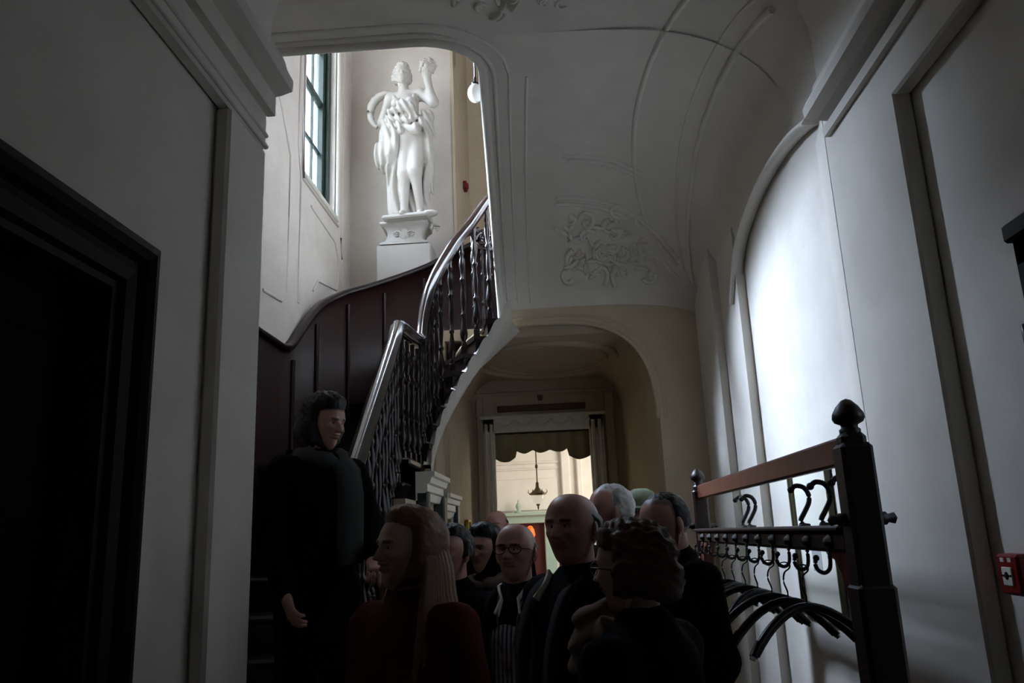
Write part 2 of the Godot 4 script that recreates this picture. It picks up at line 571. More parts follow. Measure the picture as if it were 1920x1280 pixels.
func door_frames() -> void:
	# left: a dark moulded door case with its closed leaf
	var g := G.new()
	var prof := V2([0, 0, 0.03, 0, 0.05, -0.012, 0.055, -0.03, 0.08, -0.036, 0.085, -0.05, 0.12, -0.052, 0.125, -0.07, 0.15, -0.075, 0.15, -0.11, 0.0, -0.11])
	var x := L - 0.06
	# profile: x = inwards from the outer edge, y = height above the wall (negative = recess)
	for k in [[0.78, 2.20, 2.468]]:
		var corners := [P(x, 0, k[1]), P(x, k[2], k[1]), P(x, k[2], k[0]), P(x, 0, k[0])]
		var pr := [[0, 0.055], [0.025, 0.06], [0.045, 0.045], [0.06, 0.02], [0.085, 0.022], [0.095, 0.04], [0.13, 0.03], [0.14, 0.01], [0.16, 0.008], [0.165, -0.10]]
		var rws := []
		for q in pr:
			var c := PackedVector3Array()
			c.append(P(x + q[1], 0, k[1] - q[0])); c.append(P(x + q[1], k[2] - q[0], k[1] - q[0]))
			c.append(P(x + q[1], k[2] - q[0], k[0] + q[0])); c.append(P(x + q[1], 0, k[0] + q[0]))
			rws.append(c)
		var first := PackedVector3Array()
		for c: Vector3 in corners: first.append(c)
		rws.insert(0, first)
		g.smooth(false)
		for i in rws.size() - 1:
			for j in 3:
				g.quad(rws[i][j], rws[i][j + 1], rws[i + 1][j + 1], rws[i + 1][j], Vector3(1, 0, 0))
	var dr := root("door_1", "dark wooden door in a heavy moulded case in the left wall", "door")
	dr.set_meta("kind", "structure")
	put("door_case", g, M.door_wood, dr)
	g = G.new()
	dbox(g, x - 0.16, x - 0.10, 0, 2.33, 0.93, 2.06, 0.005)
	var leaf := put("door_leaf", g, M.door_leaf, dr)
	g = G.new()
	for b in [[1.07, 1.45, 0.25, 0.95], [1.56, 1.94, 0.25, 0.95], [1.07, 1.45, 1.1, 2.15], [1.56, 1.94, 1.1, 2.15]]:
		dbox(g, x - 0.11, x - 0.085, b[2], b[3], b[0], b[1], 0.012)
	put("door_panel", g, M.door_leaf, leaf)
	# right: the edge of a second dark door case
	x = R + 0.07
	g = G.new()
	dbox(g, x - 0.045, x + 0.05, 0, 2.40, 2.14, 2.26, 0.008)
	dbox(g, x - 0.045, x + 0.05, 0, 2.44, 1.18, 1.30, 0.008)
	dbox(g, x - 0.045, x + 0.05, 2.28, 2.40, 1.18, 2.26, 0.008)
	dbox(g, x - 0.06, x, 2.36, 2.415, 1.16, 2.275, 0.008)
	var d2 := root("door_2", "dark door case at the right edge beside the red call point", "door")
	d2.set_meta("kind", "structure")
	put("door_case", g, M.door_wood, d2)
	g = G.new()
	dbox(g, x + 0.05, x + 0.10, 0, 2.33, 1.28, 2.16, 0.005)
	put("door_leaf", g, M.door_leaf, d2)
	g = G.new()
	g.lathe(V2([0.0, -0.06, 0.011, -0.055, 0.012, 0.055, 0.0, 0.06]), Transform3D(Basis.IDENTITY, P(x - 0.05, 2.06, 2.262)), 10)
	put("hinge", g, M.black_metal, d2)

# ---------------- stairwell
const SX := -2.1
func stairwell() -> void:
	var w0 := 6.40
	var w1 := 7.40
	var g := G.new()
	dbox(g, SX - 0.24, SX, 0, 8.4, 2.6, w0)
	dbox(g, SX - 0.24, SX, 0, 8.4, w1, 8.4)
	dbox(g, SX - 0.24, SX, 0, 4.77, w0, w1)
	dbox(g, SX - 0.24, SX, 7.3, 8.4, w0, w1)
	var ws := setting("wall_stair_left", g, M.cream, "cream stairwell wall with the tall window")
	g = G.new()   # raised plaster frames
	var frame := func(pts: Array, r: float):
		var pp := PackedVector3Array()
		for q in pts: pp.append(P(SX, q[1], q[0]))
		g.tube(pp, r, 6)
	frame.call([[5.55, 5.3], [5.8, 5.05], [6.02, 4.75], [6.02, 3.55], [5.9, 3.45], [5.5, 3.42]], 0.014)
	frame.call([[6.22, 7.6], [6.22, 4.95], [6.30, 4.7], [6.30, 3.55]], 0.016)
	frame.call([[6.60, 4.55], [7.38, 4.50], [7.50, 4.36], [7.52, 4.15], [7.46, 4.02], [7.2, 3.98], [6.85, 3.92], [6.7, 3.78]], 0.014)
	frame.call([[7.66, 7.6], [7.66, 4.72], [7.6, 4.62], [7.64, 4.4], [7.68, 4.15]], 0.014)
	frame.call([[6.34, 7.3], [6.34, 4.70], [7.46, 4.70], [7.46, 7.3]], 0.025)
	put("moulding", g, M.cream, ws)
	g = G.new()
	dbox(g, SX - 0.4, -0.94, 0, 8.4, 8.0, 8.3)
	setting("wall_stair_back", g, M.cream, "cream back wall of the stairwell behind the statue")
	g = G.new()
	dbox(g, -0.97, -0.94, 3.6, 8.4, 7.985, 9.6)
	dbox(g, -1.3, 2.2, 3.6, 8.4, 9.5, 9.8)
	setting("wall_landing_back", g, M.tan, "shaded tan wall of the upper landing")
	g = G.new()
	dbox(g, SX - 0.4, L - 0.4, 0, 4.6, 2.6, 2.9)
	dbox(g, SX - 0.4, 2.2, 4.2, 8.4, 3.1, 3.4)
	setting("wall_stair_front", g, M.cream)
	g = G.new()
	dbox(g, 1.7, 2.0, 4.3, 8.4, 3.1, 9.8)
	setting("wall_landing_right", g, M.cream)
	g = G.new()
	dbox(g, SX - 0.4, 2.2, 8.4, 8.6, 3.0, 9.9)
	setting("ceiling_stairwell", g, M.cream)
	g = G.new()   # floor of the upper landing over the hall and the passage
	dbox(g, -0.25, 1.8, 4.58, 4.65, 4.4, 6.45)
	dbox(g, 0.6, 1.8, 4.45, 4.65, 6.45, 9.6)
	dbox(g, -0.94, 0.6, 3.75, 3.85, 7.8, 9.6)
	setting("floor_landing", g, M.stair_wood)
	# the window
	var w := root("window_1", "tall sash window with dark green frame high in the stairwell wall", "window")
	w.set_meta("kind", "structure")
	g = G.new()
	var xg := SX - 0.15
	dbox(g, xg - 0.04, xg + 0.05, 4.77, 7.3, w0, w0 + 0.09, 0.008)
	dbox(g, xg - 0.04, xg + 0.05, 4.77, 7.3, w1 - 0.13, w1, 0.008)
	dbox(g, xg - 0.04, xg + 0.05, 4.77, 4.87, w0, w1, 0.008)
	dbox(g, xg - 0.04, xg + 0.05, 7.2, 7.3, w0, w1, 0.008)
	dbox(g, xg + 0.05, xg + 0.09, 4.77, 7.3, w1 - 0.06, w1, 0.006)
	put("frame", g, M.green_frame, w)
	g = G.new()
	dbox(g, xg - 0.02, xg + 0.03, 5.93, 6.0, w0 + 0.09, w1 - 0.13, 0.006)
	put("meeting_rail", g, M.green_frame, w)
	for h in [5.40, 6.55]:
		g = G.new()
		dbox(g, xg - 0.012, xg + 0.015, h, h + 0.028, w0 + 0.09, w1 - 0.13)
		put("glazing_bar", g, M.green_frame, w)
	for d in [6.755, 7.03]:
		g = G.new()
		dbox(g, xg - 0.012, xg + 0.015, 4.87, 7.2, d, d + 0.022)
		put("glazing_bar", g, M.green_frame, w)
	for hh in [[4.87, 5.40], [5.428, 5.93], [6.0, 6.55], [6.578, 7.2]]:
		for dd in [[w0 + 0.09, 6.755], [6.777, 7.03], [7.052, w1 - 0.13]]:
			g = G.new()
			dbox(g, xg - 0.003, xg + 0.001, hh[0], hh[1], dd[0], dd[1])
			put("pane", g, M.glass, w)
	g = G.new()
	dbox(g, SX - 0.10, SX + 0.03, 4.73, 4.775, w0 - 0.06, w1 + 0.06, 0.01)
	dbox(g, SX - 0.02, SX + 0.025, 4.77, 7.35, w1 + 0.0, w1 + 0.07, 0.01)
	put("architrave", g, M.white_paint, w)

# ---------------- stairs
const CX := -0.40
const CD := 5.98
func hel(a: float, r: float, h: float) -> Vector3:   # angle in degrees from the left (0) to straight ahead (90)
	var t := deg_to_rad(a)
	return P(CX - cos(t) * r, h, CD + sin(t) * r)

func stairs() -> void:
	var s := root("staircase", "dark polished wooden staircase with turned balusters winding up to the right", "staircase", P(-1.55, 0, 2.78))
	s.position = Vector3.ZERO
	var rise := 0.1775
	var go := 0.239
	var d0 := 2.78
	var xo := -1.02
	var g: G
	for i in 11:   # first flight: eleven treads, the twelfth riser reaches the landing
		var d := d0 + go * i
		g = G.new()
		dbox(g, SX, xo + 0.03, rise * (i + 1) - 0.035, rise * (i + 1), d - 0.03, d + go + 0.005, 0.012)
		put("tread", g, M.stair_wood, s)
		g = G.new()
		dbox(g, SX, xo, rise * i, rise * (i + 1) - 0.035, d, d + 0.02)
		put("riser", g, M.stair_wood, s)
	g = G.new()
	dbox(g, SX, xo, rise * 11, rise * 12 - 0.05, d0 + go * 11, d0 + go * 11 + 0.02)
	put("riser", g, M.stair_wood, s)
	g = G.new()
	dbox(g, SX, xo + 0.03, rise * 12 - 0.05, rise * 12, d0 + go * 11 - 0.03, CD + 0.01, 0.012)
	dbox(g, SX, xo, rise * 12 - 0.16, rise * 12 - 0.05, d0 + go * 11 + 0.02, CD)
	put("landing", g, M.stair_wood, s)
	# closed outer string with cut steps, and panelling beneath
	g = G.new()
	var poly := PackedVector2Array()
	poly.append(Vector2(d0, 0))
	for i in 12:
		poly.append(Vector2(d0 + go * i, rise * (i + 1) - 0.035))
		poly.append(Vector2(d0 + go * mini(i + 1, 11), rise * (i + 1) - 0.035) if i < 11 else Vector2(CD, rise * 12 - 0.05))
	poly.append(Vector2(CD, 1.86)); poly.append(Vector2(d0 + go * 11, 1.83)); poly.append(Vector2(d0 + 0.35, 0))
	g.prism(poly, Vector3(xo - 0.04, 0, 0), Vector3(0, 0, -1), Vector3(0, 1, 0), Vector3(0.04, 0, 0))
	put("outer_string", g, M.stair_wood, s)
	g = G.new()
	var pp := V2([d0 + 0.35, 0, CD, 0, CD, 1.86, d0 + go * 11, 1.83])
	g.prism(pp, Vector3(xo - 0.035, 0, 0), Vector3(0, 0, -1), Vector3(0, 1, 0), Vector3(0.02, 0, 0))
	put("spandrel_panel", g, M.stair_wood, s)
	# brackets under the tread ends
	for i in 11:
		g = G.new()
		var d := d0 + go * i
		var bp := V2([0.01, -0.035, 0.22, -0.035, 0.2, -0.06, 0.15, -0.07, 0.11, -0.105, 0.06, -0.11, 0.02, -0.14])
		g.prism(bp, Vector3(xo, rise * (i + 1), -d), Vector3(0, 0, -1), Vector3(0, 1, 0), Vector3(0.018, 0, 0))
		put("tread_bracket", g, M.stair_wood, s)
	# winders
	var nst := 8
	var wh := rise * 12
	for k in nst:
		var a0 := 11.0 * k
		var a1 := 11.0 * (k + 1)
		var h := wh + rise * 0.885 * (k + 1)
		g = G.new()
		g.smooth(false)
		var low := []
		var n0 := a0 - 2.0
		for y in [h - 0.04, h]:
			low.append([hel(n0, 0.555, y), hel(a1, 0.555, y), hel(a1, 1.73, y), hel(a0 - 0.8, 1.73, y)])
		var cc := hel((a0 + a1) / 2, 1.1, h - 0.02)
		for j in 4:
			var j2 := (j + 1) % 4
			g.quad(low[0][j], low[0][j2], low[1][j2], low[1][j], (low[0][j] + low[1][j2]) * 0.5 - cc)
		g.quad(low[0][0], low[0][1], low[0][2], low[0][3], Vector3.DOWN)
		g.quad(low[1][0], low[1][1], low[1][2], low[1][3], Vector3.UP)
		put("winder_tread", g, M.stair_wood, s)
		g = G.new()
		g.smooth(false)
		var hb := h - rise * 0.885 - 0.10
		g.quad(hel(a0, 0.58, h - 0.18), hel(a0, 1.73, hb), hel(a0, 1.73, h - 0.04), hel(a0, 0.58, h - 0.04), hel(a0 - 90, 1, 0) - hel(a0 + 90, 1, 0))
		g.quad(hel(a0, 0.58, h - 0.16), hel(a1, 0.58, h - 0.045), hel(a1, 0.58, h - 0.04), hel(a0, 0.58, h - 0.04), hel(a0, -1, 0) - hel(a0, 0, 0))
		put("winder_riser", g, M.stair_wood, s)
	# steps beyond, turning straight to the right over the passage
	for k in 4:
		var h := wh + rise * 0.885 * (nst + 1 + k)
		var x := CX + 0.16 + 0.24 * k
		g = G.new()
		g.box(P(x + 0.12, h - 0.02, CD + 1.38), Vector3(0.27, 0.04, 0.8), 0.01)
		put("tread", g, M.stair_wood, s)
		g = G.new()
		g.box(P(x + 0.01, h - 0.12, CD + 1.38), Vector3(0.02, 0.16, 0.78))
		put("riser", g, M.stair_wood, s)
	# white plaster underside of the winders, scalloped along its inner edge
	g = G.new()
	var in_ := []
	var nst2 := 74
	var hsl := func(a: float) -> float: return wh + rise * 0.885 * (a / 11.0 + 1.0) - 0.16
	var rows := []
	for i in nst2 + 1:
		var a := -2.0 + 100.0 * i / nst2
		var hh: float = hsl.call(a)
		var sc := 0.045 * absf(sin(a / 11.0 * PI * 1.0))
		rows.append(PV([hel(a, 0.60, hh + 0.03), hel(a, 0.545, hh + 0.0 + sc), hel(a, 0.535, hh - 0.08), hel(a, 0.56, hh - 0.15), hel(a, 0.62, hh - 0.17), hel(a, minf(1.73, 0.93 / maxf(sin(deg_to_rad(a)), 0.01)), hh - 0.17), hel(a, minf(1.73, 0.93 / maxf(sin(deg_to_rad(a)), 0.01)), hh - (0.165 if a < 34.0 else 0.03))]))
	g.grid(rows, func(m, _i): return hel(0, 0, m.y - 0.3) - m)
	var pu := put("plaster_soffit", g, M.plaster, s)
	pu.set_meta("label", "white scalloped plaster edge under the winders")
	# balusters
	var bm := baluster_mesh()
	var rail_h := func(d: float) -> float: return minf(rise * (1.0 + (d - d0) / go) + 0.94, wh + 0.95)
	var add_b := func(p: Vector3, top: float):
		var b := put("baluster", bm, M.stair_wood, s)
		b.position = p
		b.scale = Vector3(1, (top - p.y) / 0.85, 1)
	for i in 11:
		for j in 2:
			var d := d0 + go * (i + 0.22 + 0.5 * j)
			if d < 3.68: continue
			add_b.call(P(rx(d), rise * (i + 1), d), rail_h.call(d) - 0.075)
	for j in 4:
		var d := 5.49 + 0.13 * j
		add_b.call(P(rx(d), rise * 12, d), wh + 0.87)
	for k in nst:
		for j in (2 if k < 3 else 1):
			var a := 11.0 * (k + 0.25 + 0.5 * j)
			add_b.call(hel(a, 0.62, wh + rise * 0.885 * (k + 1)), rail_w(a) - 0.07)
	for k in 8:
		var d := 4.36 + 0.27 * k
		var p := P(hole_edge(d) + 0.09, 4.66, d)
		add_b.call(p, 5.56)
	g = G.new()
	var ny := rise * 4
	g.box(P(rx(3.6), ny + 0.12, 3.6), Vector3(0.09, 0.24, 0.09), 0.008)
	g.box(P(rx(3.6), ny + 0.86, 3.6), Vector3(0.09, 0.16, 0.09), 0.008)
	g.lathe(V2([0.03, 0.24, 0.042, 0.27, 0.025, 0.30, 0.04, 0.36, 0.045, 0.45, 0.028, 0.60, 0.024, 0.68, 0.04, 0.71, 0.028, 0.74, 0.035, 0.78]), Transform3D(Basis.IDENTITY, P(rx(3.6), ny, 3.6)), 14)
	g.lathe(V2([0.045, 0.94, 0.05, 0.955, 0.03, 0.97, 0.035, 0.99, 0.0, 1.02]), Transform3D(Basis.IDENTITY, P(rx(3.6), ny, 3.6)), 14)
	put("newel_post", g, M.stair_wood, s)
	# handrails
	var rp := V2([-0.035, -0.055, 0.035, -0.055, 0.03, -0.035, 0.048, -0.022, 0.05, 0.0, 0.03, 0.012, 0.024, 0.03, 0.0, 0.036, -0.024, 0.03, -0.03, 0.012, -0.05, 0.0, -0.048, -0.022, -0.03, -0.035])
	g = G.new()
	var pts := []
	var d := 3.62
	while d < 5.36:
		pts.append(P(rx(d), rise * (1.0 + (d - d0) / go) + 0.925, d)); d += 0.2
	pts.append(P(rx(5.40), wh + 0.94, 5.40))
	pts.append(P(rx(5.46), wh + 0.955, 5.47))
	pts.append(P(rx(5.6), wh + 0.955, 5.6))
	pts.append(P(rx(5.8), wh + 0.955, 5.8))
	pts.append(P(rx(5.93), wh + 0.96, 5.93))
	pts.append(P(-1.018, wh + 1.0, 5.99))
	for i in range(3, 41):
		var a := i * 2.5
		pts.append(hel(a, 0.62, rail_w(a)))
	for i in range(1, 6):
		pts.append(hel(100, 0.62, rail_w(100)) + Vector3(0.2 * i, 0.13 * i, 0.0))
	g.sweep(PV(pts), rp)
	put("handrail", g, M.rail, s)
	g = G.new()   # rail of the landing with its volute
	var vp := []
	for i in 34:
		var t := i / 33.0
		var ang := 3.3 * PI * (1.0 - t) + PI * 0.5
		var r := 0.025 + 0.085 * (1.0 - t)
		vp.append(P(-0.575 + r * cos(ang), 4.355 + r * sin(ang), 7.2 - 0.03 * t))
	var lead := [P(-0.86, 4.25, 7.05), P(-0.80, 4.36, 7.1), P(-0.72, 4.43, 7.15), P(-0.64, 4.455, 7.19)]
	g.tube(curve(lead), 0.036, 8)
	g.tube(PV(vp), 0.034, 8)
	put("volute", g, M.rail, s)
	for q in [[-0.70, 3.3, 4.40], [-0.61, 3.4, 4.32], [-0.545, 3.45, 4.30]]:
		add_b.call(P(q[0], q[1], 7.18), q[2])
	g = G.new()
	g.sweep(PV([P(hole_edge(4.31) + 0.09, 5.58, 4.2), P(hole_edge(5.0) + 0.09, 5.58, 5.0), P(hole_edge(6.3) + 0.09, 5.58, 6.3)]), rp)
	put("landing_rail", g, M.rail, s)
	# wainscot: straight below the window wall, then round the winders
	var wp := root("wainscot", "dark red brown wooden wainscot following the stairs round the corner below the statue", "wainscot")
	wp.set_meta("kind", "structure")
	g = G.new()
	var caps := []
	for q in 13: caps.append(P(-2.05, 3.06 if q > 8 else lerpf(1.0, 3.06, q / 9.0), 2.95 + 0.24 * q))
	var an := [-3.2, 2.0, 7.8, 13.6, 18.8, 23.7, 29.5, 37.0, 45.2, 53.0, 60.6, 66.3, 70.0, 80.0, 92.0]
	var hs := [3.06, 3.13, 3.291, 3.463, 3.608, 3.695, 3.792, 3.889, 4.002, 4.112, 4.226, 4.327, 4.393, 4.55, 4.72]
	for i in 46:
		var a := -1.0 + 93.0 * i / 45.0
		var t := deg_to_rad(a)
		caps.append(P(-0.35 - cos(t) * 1.70, interp(an, hs, a), 6.0 + sin(t) * 1.70))
	g.smooth(true)
	var r0 := PackedVector3Array()
	var r1 := PackedVector3Array()
	var r2 := PackedVector3Array()
	for c: Vector3 in caps:
		r0.append(c); r1.append(Vector3(c.x, maxf(c.y - (2.4 if c.z > -6.02 else 1.2), 0), c.z))
		var o := Vector3(c.x + 0.35, 0, c.z + 6.0)
		o = Vector3(-0.06, 0, 0) if c.z > -6.0 else o.normalized() * 0.06
		r2.append(c + o)
	g.grid([r1, r0], func(m, _i): return Vector3(-0.35, m.y, -5.5) - m)
	g.grid([r0, r2], func(_m, _i): return Vector3.UP)
	put("boarding", g, M.wainscot, wp)
	g = G.new()
	g.sweep(PV(caps), V2([-0.05, -0.02, 0.02, -0.025, 0.03, -0.01, 0.03, 0.012, 0.01, 0.025, -0.05, 0.025]))
	put("cap_rail", g, M.stair_wood, wp)
	g = G.new()
	for i in range(14, caps.size(), 7):
		var c: Vector3 = caps[i]
		var inn := (Vector3(-0.35, c.y, -6.0) - c).normalized() * 0.012
		g.tube(PV([c + inn + Vector3(0, -0.12, 0), c + inn + Vector3(0, -1.2, 0)]), 0.02, 6)
	put("stile", g, M.wainscot, wp)

func rx(d: float) -> float:
	return lerpf(-1.0, -1.075, clampf((d - 3.77) / 1.6, -0.6, 1.0)) if d < 5.41 else lerpf(-1.075, -1.02, clampf((d - 5.41) / 0.5, 0, 1))

func rail_w(a: float) -> float:
	return interp([0.0, 5.0, 20.8, 29.9, 50.4, 65.2, 79.2, 100.0], [3.085, 3.2, 3.561, 3.725, 4.063, 4.26, 4.483, 4.75], a)

func baluster_mesh() -> ArrayMesh:
	var g := G.new()
	g.box(Vector3(0, 0.03, 0), Vector3(0.05, 0.06, 0.05), 0.004)
	g.lathe(V2([0.02, 0.06, 0.026, 0.075, 0.018, 0.09, 0.016, 0.1, 0.03, 0.125, 0.034, 0.155, 0.026, 0.2, 0.016, 0.25, 0.013, 0.275, 0.022, 0.285, 0.022, 0.3, 0.013, 0.31, 0.017, 0.36, 0.021, 0.42, 0.017, 0.48, 0.013, 0.53, 0.024, 0.545, 0.024, 0.56, 0.013, 0.575, 0.019, 0.62, 0.027, 0.66, 0.024, 0.70, 0.014, 0.735, 0.022, 0.75, 0.022, 0.765, 0.015, 0.78, 0.018, 0.85]), Transform3D.IDENTITY, 10)
	return g.done()

# ---------------- passage under the stairs and the end wall
func passage() -> void:
	var g := G.new()
	# transverse wall with the passage arch
	var prev := Vector2(-0.91, 2.5)
	dbox(g, -0.955, -0.91, 0, 2.5, 6.78, 6.92)
	dbox(g, 0.89, 1.5, 0, 3.6, 6.78, 6.92)
	for i in range(1, 41):
		var t := PI * (1.0 - i / 40.0)
		var p := Vector2(-0.01 + 0.90 * signf(cos(t)) * pow(absf(cos(t)), 0.72), 2.50 + 0.90 * pow(maxf(sin(t), 0.0), 0.72))
		var t0 := interp([-0.92, -0.68, -0.40, -0.2, 1.0], [2.65, 3.2, 3.5, 3.6, 3.6], prev.x)
		var t1 := interp([-0.92, -0.68, -0.40, -0.2, 1.0], [2.65, 3.2, 3.5, 3.6, 3.6], p.x)
		g.prism(PackedVector2Array([prev, p, Vector2(p.x, maxf(t1, p.y + 0.02)), Vector2(prev.x, maxf(t0, prev.y + 0.02))]), Vector3(0, 0, -6.78), Vector3(1, 0, 0), Vector3(0, 1, 0), Vector3(0, 0, -0.14))
		prev = p
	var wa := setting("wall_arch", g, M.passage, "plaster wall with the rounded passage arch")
	g = G.new()
	for q in [[0.885, 0.02], [0.95, 0.014]]:
		var pa := PackedVector3Array()
		for i in 33:
			var t := PI * (0.98 - 0.98 * i / 32.0)
			pa.append(P(-0.01 + q[0] * signf(cos(t)) * pow(absf(cos(t)), 0.72), 2.5 + q[0] * pow(sin(t), 0.72), 6.78))
		g.tube(pa, q[1], 6)
	put("arch_moulding", g, M.passage, wa)
	# side walls of the passage
	g = G.new()
	dbox(g, -1.3, -0.955, 0, 1.84, 5.0, 5.98)
	dbox(g, -1.3, -0.955, 0, 2.1, 5.98, 6.3)
	dbox(g, -1.3, -0.955, 0, 2.75, 6.3, 6.8)
	g.prism(V2([-0.955, -6.8, -0.925, -9.0, -1.3, -9.0, -1.3, -6.8]), Vector3.ZERO, Vector3(1, 0, 0), Vector3(0, 0, 1), Vector3(0, 3.4, 0))
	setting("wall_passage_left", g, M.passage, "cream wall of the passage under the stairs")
	g = G.new()
	g.prism(V2([0.90, -6.9, 0.735, -9.0, 1.5, -9.0, 1.5, -6.9]), Vector3.ZERO, Vector3(1, 0, 0), Vector3(0, 0, 1), Vector3(0, 3.4, 0))
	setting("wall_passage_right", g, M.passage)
	g = G.new()
	dbox(g, -1.3, 1.5, 3.30, 3.4, 6.9, 9.0)
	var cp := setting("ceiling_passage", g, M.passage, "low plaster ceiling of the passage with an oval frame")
	g = G.new()
	for q in [[0.72, 0.8, 0.04], [0.6, 0.66, 0.02]]:
		var pa := PackedVector3Array()
		for i in 40:
			var t := TAU * i / 40.0
			pa.append(P(-0.05 + q[0] * cos(t), 3.30, 7.95 + q[1] * sin(t)))
		g.tube(pa, q[2], 8, PackedFloat32Array(), true)
	put("oval_moulding", g, M.passage, cp)
	g = G.new()   # coves down the passage sides and end
	for q in [[-0.95, 1.0], [0.80, -1.0]]:
		var rr := []
		for i in 2:
			var row := PackedVector3Array()
			for j in 9:
				var a := PI / 2 * j / 8.0
				row.append(P(q[0] + q[1] * 0.3 * (1 - cos(a)) - (0.06 if q[1] < 0 and i == 1 else 0.0) + (0.09 if q[1] < 0 and i == 0 else 0.0), 2.9 + 0.41 * sin(a), 6.9 + 2.1 * i))
			rr.append(row)
		g.grid(rr, func(_m, _i): return Vector3(q[1], -1, 0))
	put("cove", g, M.passage, cp)
	# end wall
	g = G.new()
	g.prism(V2([-1.3, 0, -0.70, 0, -0.70, 2.72, 0.385, 2.72, 0.385, 0, 1.5, 0, 1.5, 3.4, -1.3, 3.4]), Vector3(0, 0, -8.9), Vector3(1, 0, 0), Vector3(0, 1, 0), Vector3(0, 0, -0.25))
	var we := setting("wall_end", g, M.passage, "end wall of the passage with the opening to the bright room")
	g = G.new()
	g.tube(PV([P(-0.9, 3.14, 8.9), P(0.72, 3.14, 8.9)]), 0.022, 6)
	dbox(g, -0.88, -0.80, 0, 3.1, 8.86, 8.9, 0.01)
	dbox(g, 0.56, 0.66, 0, 3.1, 8.86, 8.9, 0.01)
	put("moulding", g, M.passage, we)
	g = G.new()
	dbox(g, -0.64, 0.35, 2.93, 3.0, 8.87, 8.9, 0.008)
	put("frieze_panel", g, M.brown_strip, we)
	g = G.new()
	g.prism(V2([-0.035, 0.03, 0.035, 0.03, 0.02, -0.03, -0.02, -0.03]), P(-0.155, 3.075, 8.9), Vector3(1, 0, 0), Vector3(0, 1, 0), Vector3(0, 0, 0.03))
	put("keystone", g, M.brown_strip, we)
	# door case
	var dc := root("door_3", "white moulded door case round the opening at the end of the passage", "door case")
	dc.set_meta("kind", "structure")
	var side := func(x0: float, x1: float):
		var gg := G.new()
		var w := x1 - x0
		dbox(gg, x0, x1, 0, 2.86, 8.84, 8.9, 0.008)
		dbox(gg, x0 + w * 0.15, x0 + w * 0.42, 0, 2.80, 8.81, 8.85, 0.01)
		dbox(gg, x0 + w * 0.6, x0 + w * 0.85, 0, 2.80, 8.815, 8.85, 0.01)
		put("jamb", gg, M.white_paint, dc)
	side.call(-0.81, -0.68)
	side.call(0.37, 0.535)
	g = G.new()
	dbox(g, -0.81, 0.535, 2.70, 2.86, 8.84, 8.9, 0.008)
	dbox(g, -0.84, 0.565, 2.85, 2.885, 8.80, 8.9, 0.01)
	put("lintel", g, M.white_paint, dc)
	g = G.new()   # carved swags on the lintel
	for k in 5:
		var c := P(-0.55 + 0.205 * k, 2.775, 8.83)
		var pa := PackedVector3Array()
		for i in 11:
			var t := i / 10.0
			pa.append(c + Vector3((t - 0.5) * 0.19, 0.035 - 0.05 * sin(t * PI), 0))
		g.tube(pa, 0.014, 6)
		g.ball(c + Vector3(0.1, 0.035, 0), Vector3(0.02, 0.025, 0.012))
	put("carving", g, M.white_paint, dc)
	# scalloped valance
	var v := root("valance", "olive grey scalloped curtain valance hanging in the doorway at the passage end", "valance")
	g = G.new()
	var rows := []
	for i in 61:
		var t := i / 60.0
		var x := lerpf(-0.70, 0.39, t)
		var hb := 2.46
		var big := t < 0.22 or t > 0.75
		if t < 0.22: hb = 2.50 - 0.12 * sin(PI * clampf((t / 0.22) * 0.62 + 0.20, 0, 1))
		elif t > 0.75: hb = 2.50 - 0.12 * sin(PI * clampf(((1.0 - t) / 0.25) * 0.62 + 0.2, 0, 1))
		else: hb = 2.505 - 0.035 * absf(sin((t - 0.22) / 0.53 * PI * 3.0))
		var z := 0.02 * sin(t * 46.0)
		rows.append(PV([P(x, 2.72, 9.0 + z * 0.3), P(x, 2.6, 9.0 + z * 0.7), P(x, hb, 9.0 + z), P(x, hb, 9.012 + z), P(x, 2.72, 9.012 + z * 0.3)]))
	g.grid(rows, func(m, _i): return Vector3(0, 0, 1))
	put("cloth", g, M.valance, v)
	g = G.new()
	g.tube(PV([P(-0.70, 2.705, 9.0), P(0.39, 2.705, 9.0)]), 0.014, 8)
	put("curtain_rod", g, M.brass, v)
	# green and white cabinet fronts under the stair
	var c := root("wall_cupboard", "dark green cupboard with stepped white cornice under the stairs", "cupboard", P(-0.95, 0, 6.2))
	c.position = Vector3.ZERO
	g = G.new()
	for q in [[5.36, 5.46, 1.90], [6.12, 6.28, 1.965], [6.92, 7.06, 1.90]]:
		dbox(g, -0.955, -0.87, 0, q[2], q[0], q[1], 0.012)
	put("upright", g, M.green_case, c)
	g = G.new()
	dbox(g, -0.955, -0.915, 0, 1.74, 5.4, 6.18)
	dbox(g, -0.955, -0.925, 0, 1.70, 6.2, 6.98)
	put("back_panel", g, M.green_case, c)
	for q in [[5.36, 6.14, 2.03, 1.0], [6.28, 7.04, 1.93, 0.85]]:
		g = G.new()
		var k: float = q[3]
		g.prism(V2([0, 0, 0.13 * k, 0, 0.13 * k, -0.03, 0.11 * k, -0.04, 0.10 * k, -0.075, 0.08 * k, -0.085, 0.08 * k, -0.13, 0.065 * k, -0.14, 0.05 * k, -0.19, 0, -0.19]), P(-0.955, q[2], q[0]), Vector3(1, 0, 0), Vector3(0, 1, 0), Vector3(0, 0, -(q[1] - q[0])))
		put("cornice", g, M.white_paint, c)
	g = G.new()
	dbox(g, -0.93, -0.895, 1.35, 1.78, 5.5, 5.75, 0.006)
	put("notice_board", g, M.white_paint, c)
	# small framed picture and paper on the left jamb wall
	var f := root("picture_frame", "small gilt picture frame on the passage wall left of the far doorway", "picture frame", P(-0.93, 1.55, 8.1))
	g = G.new()
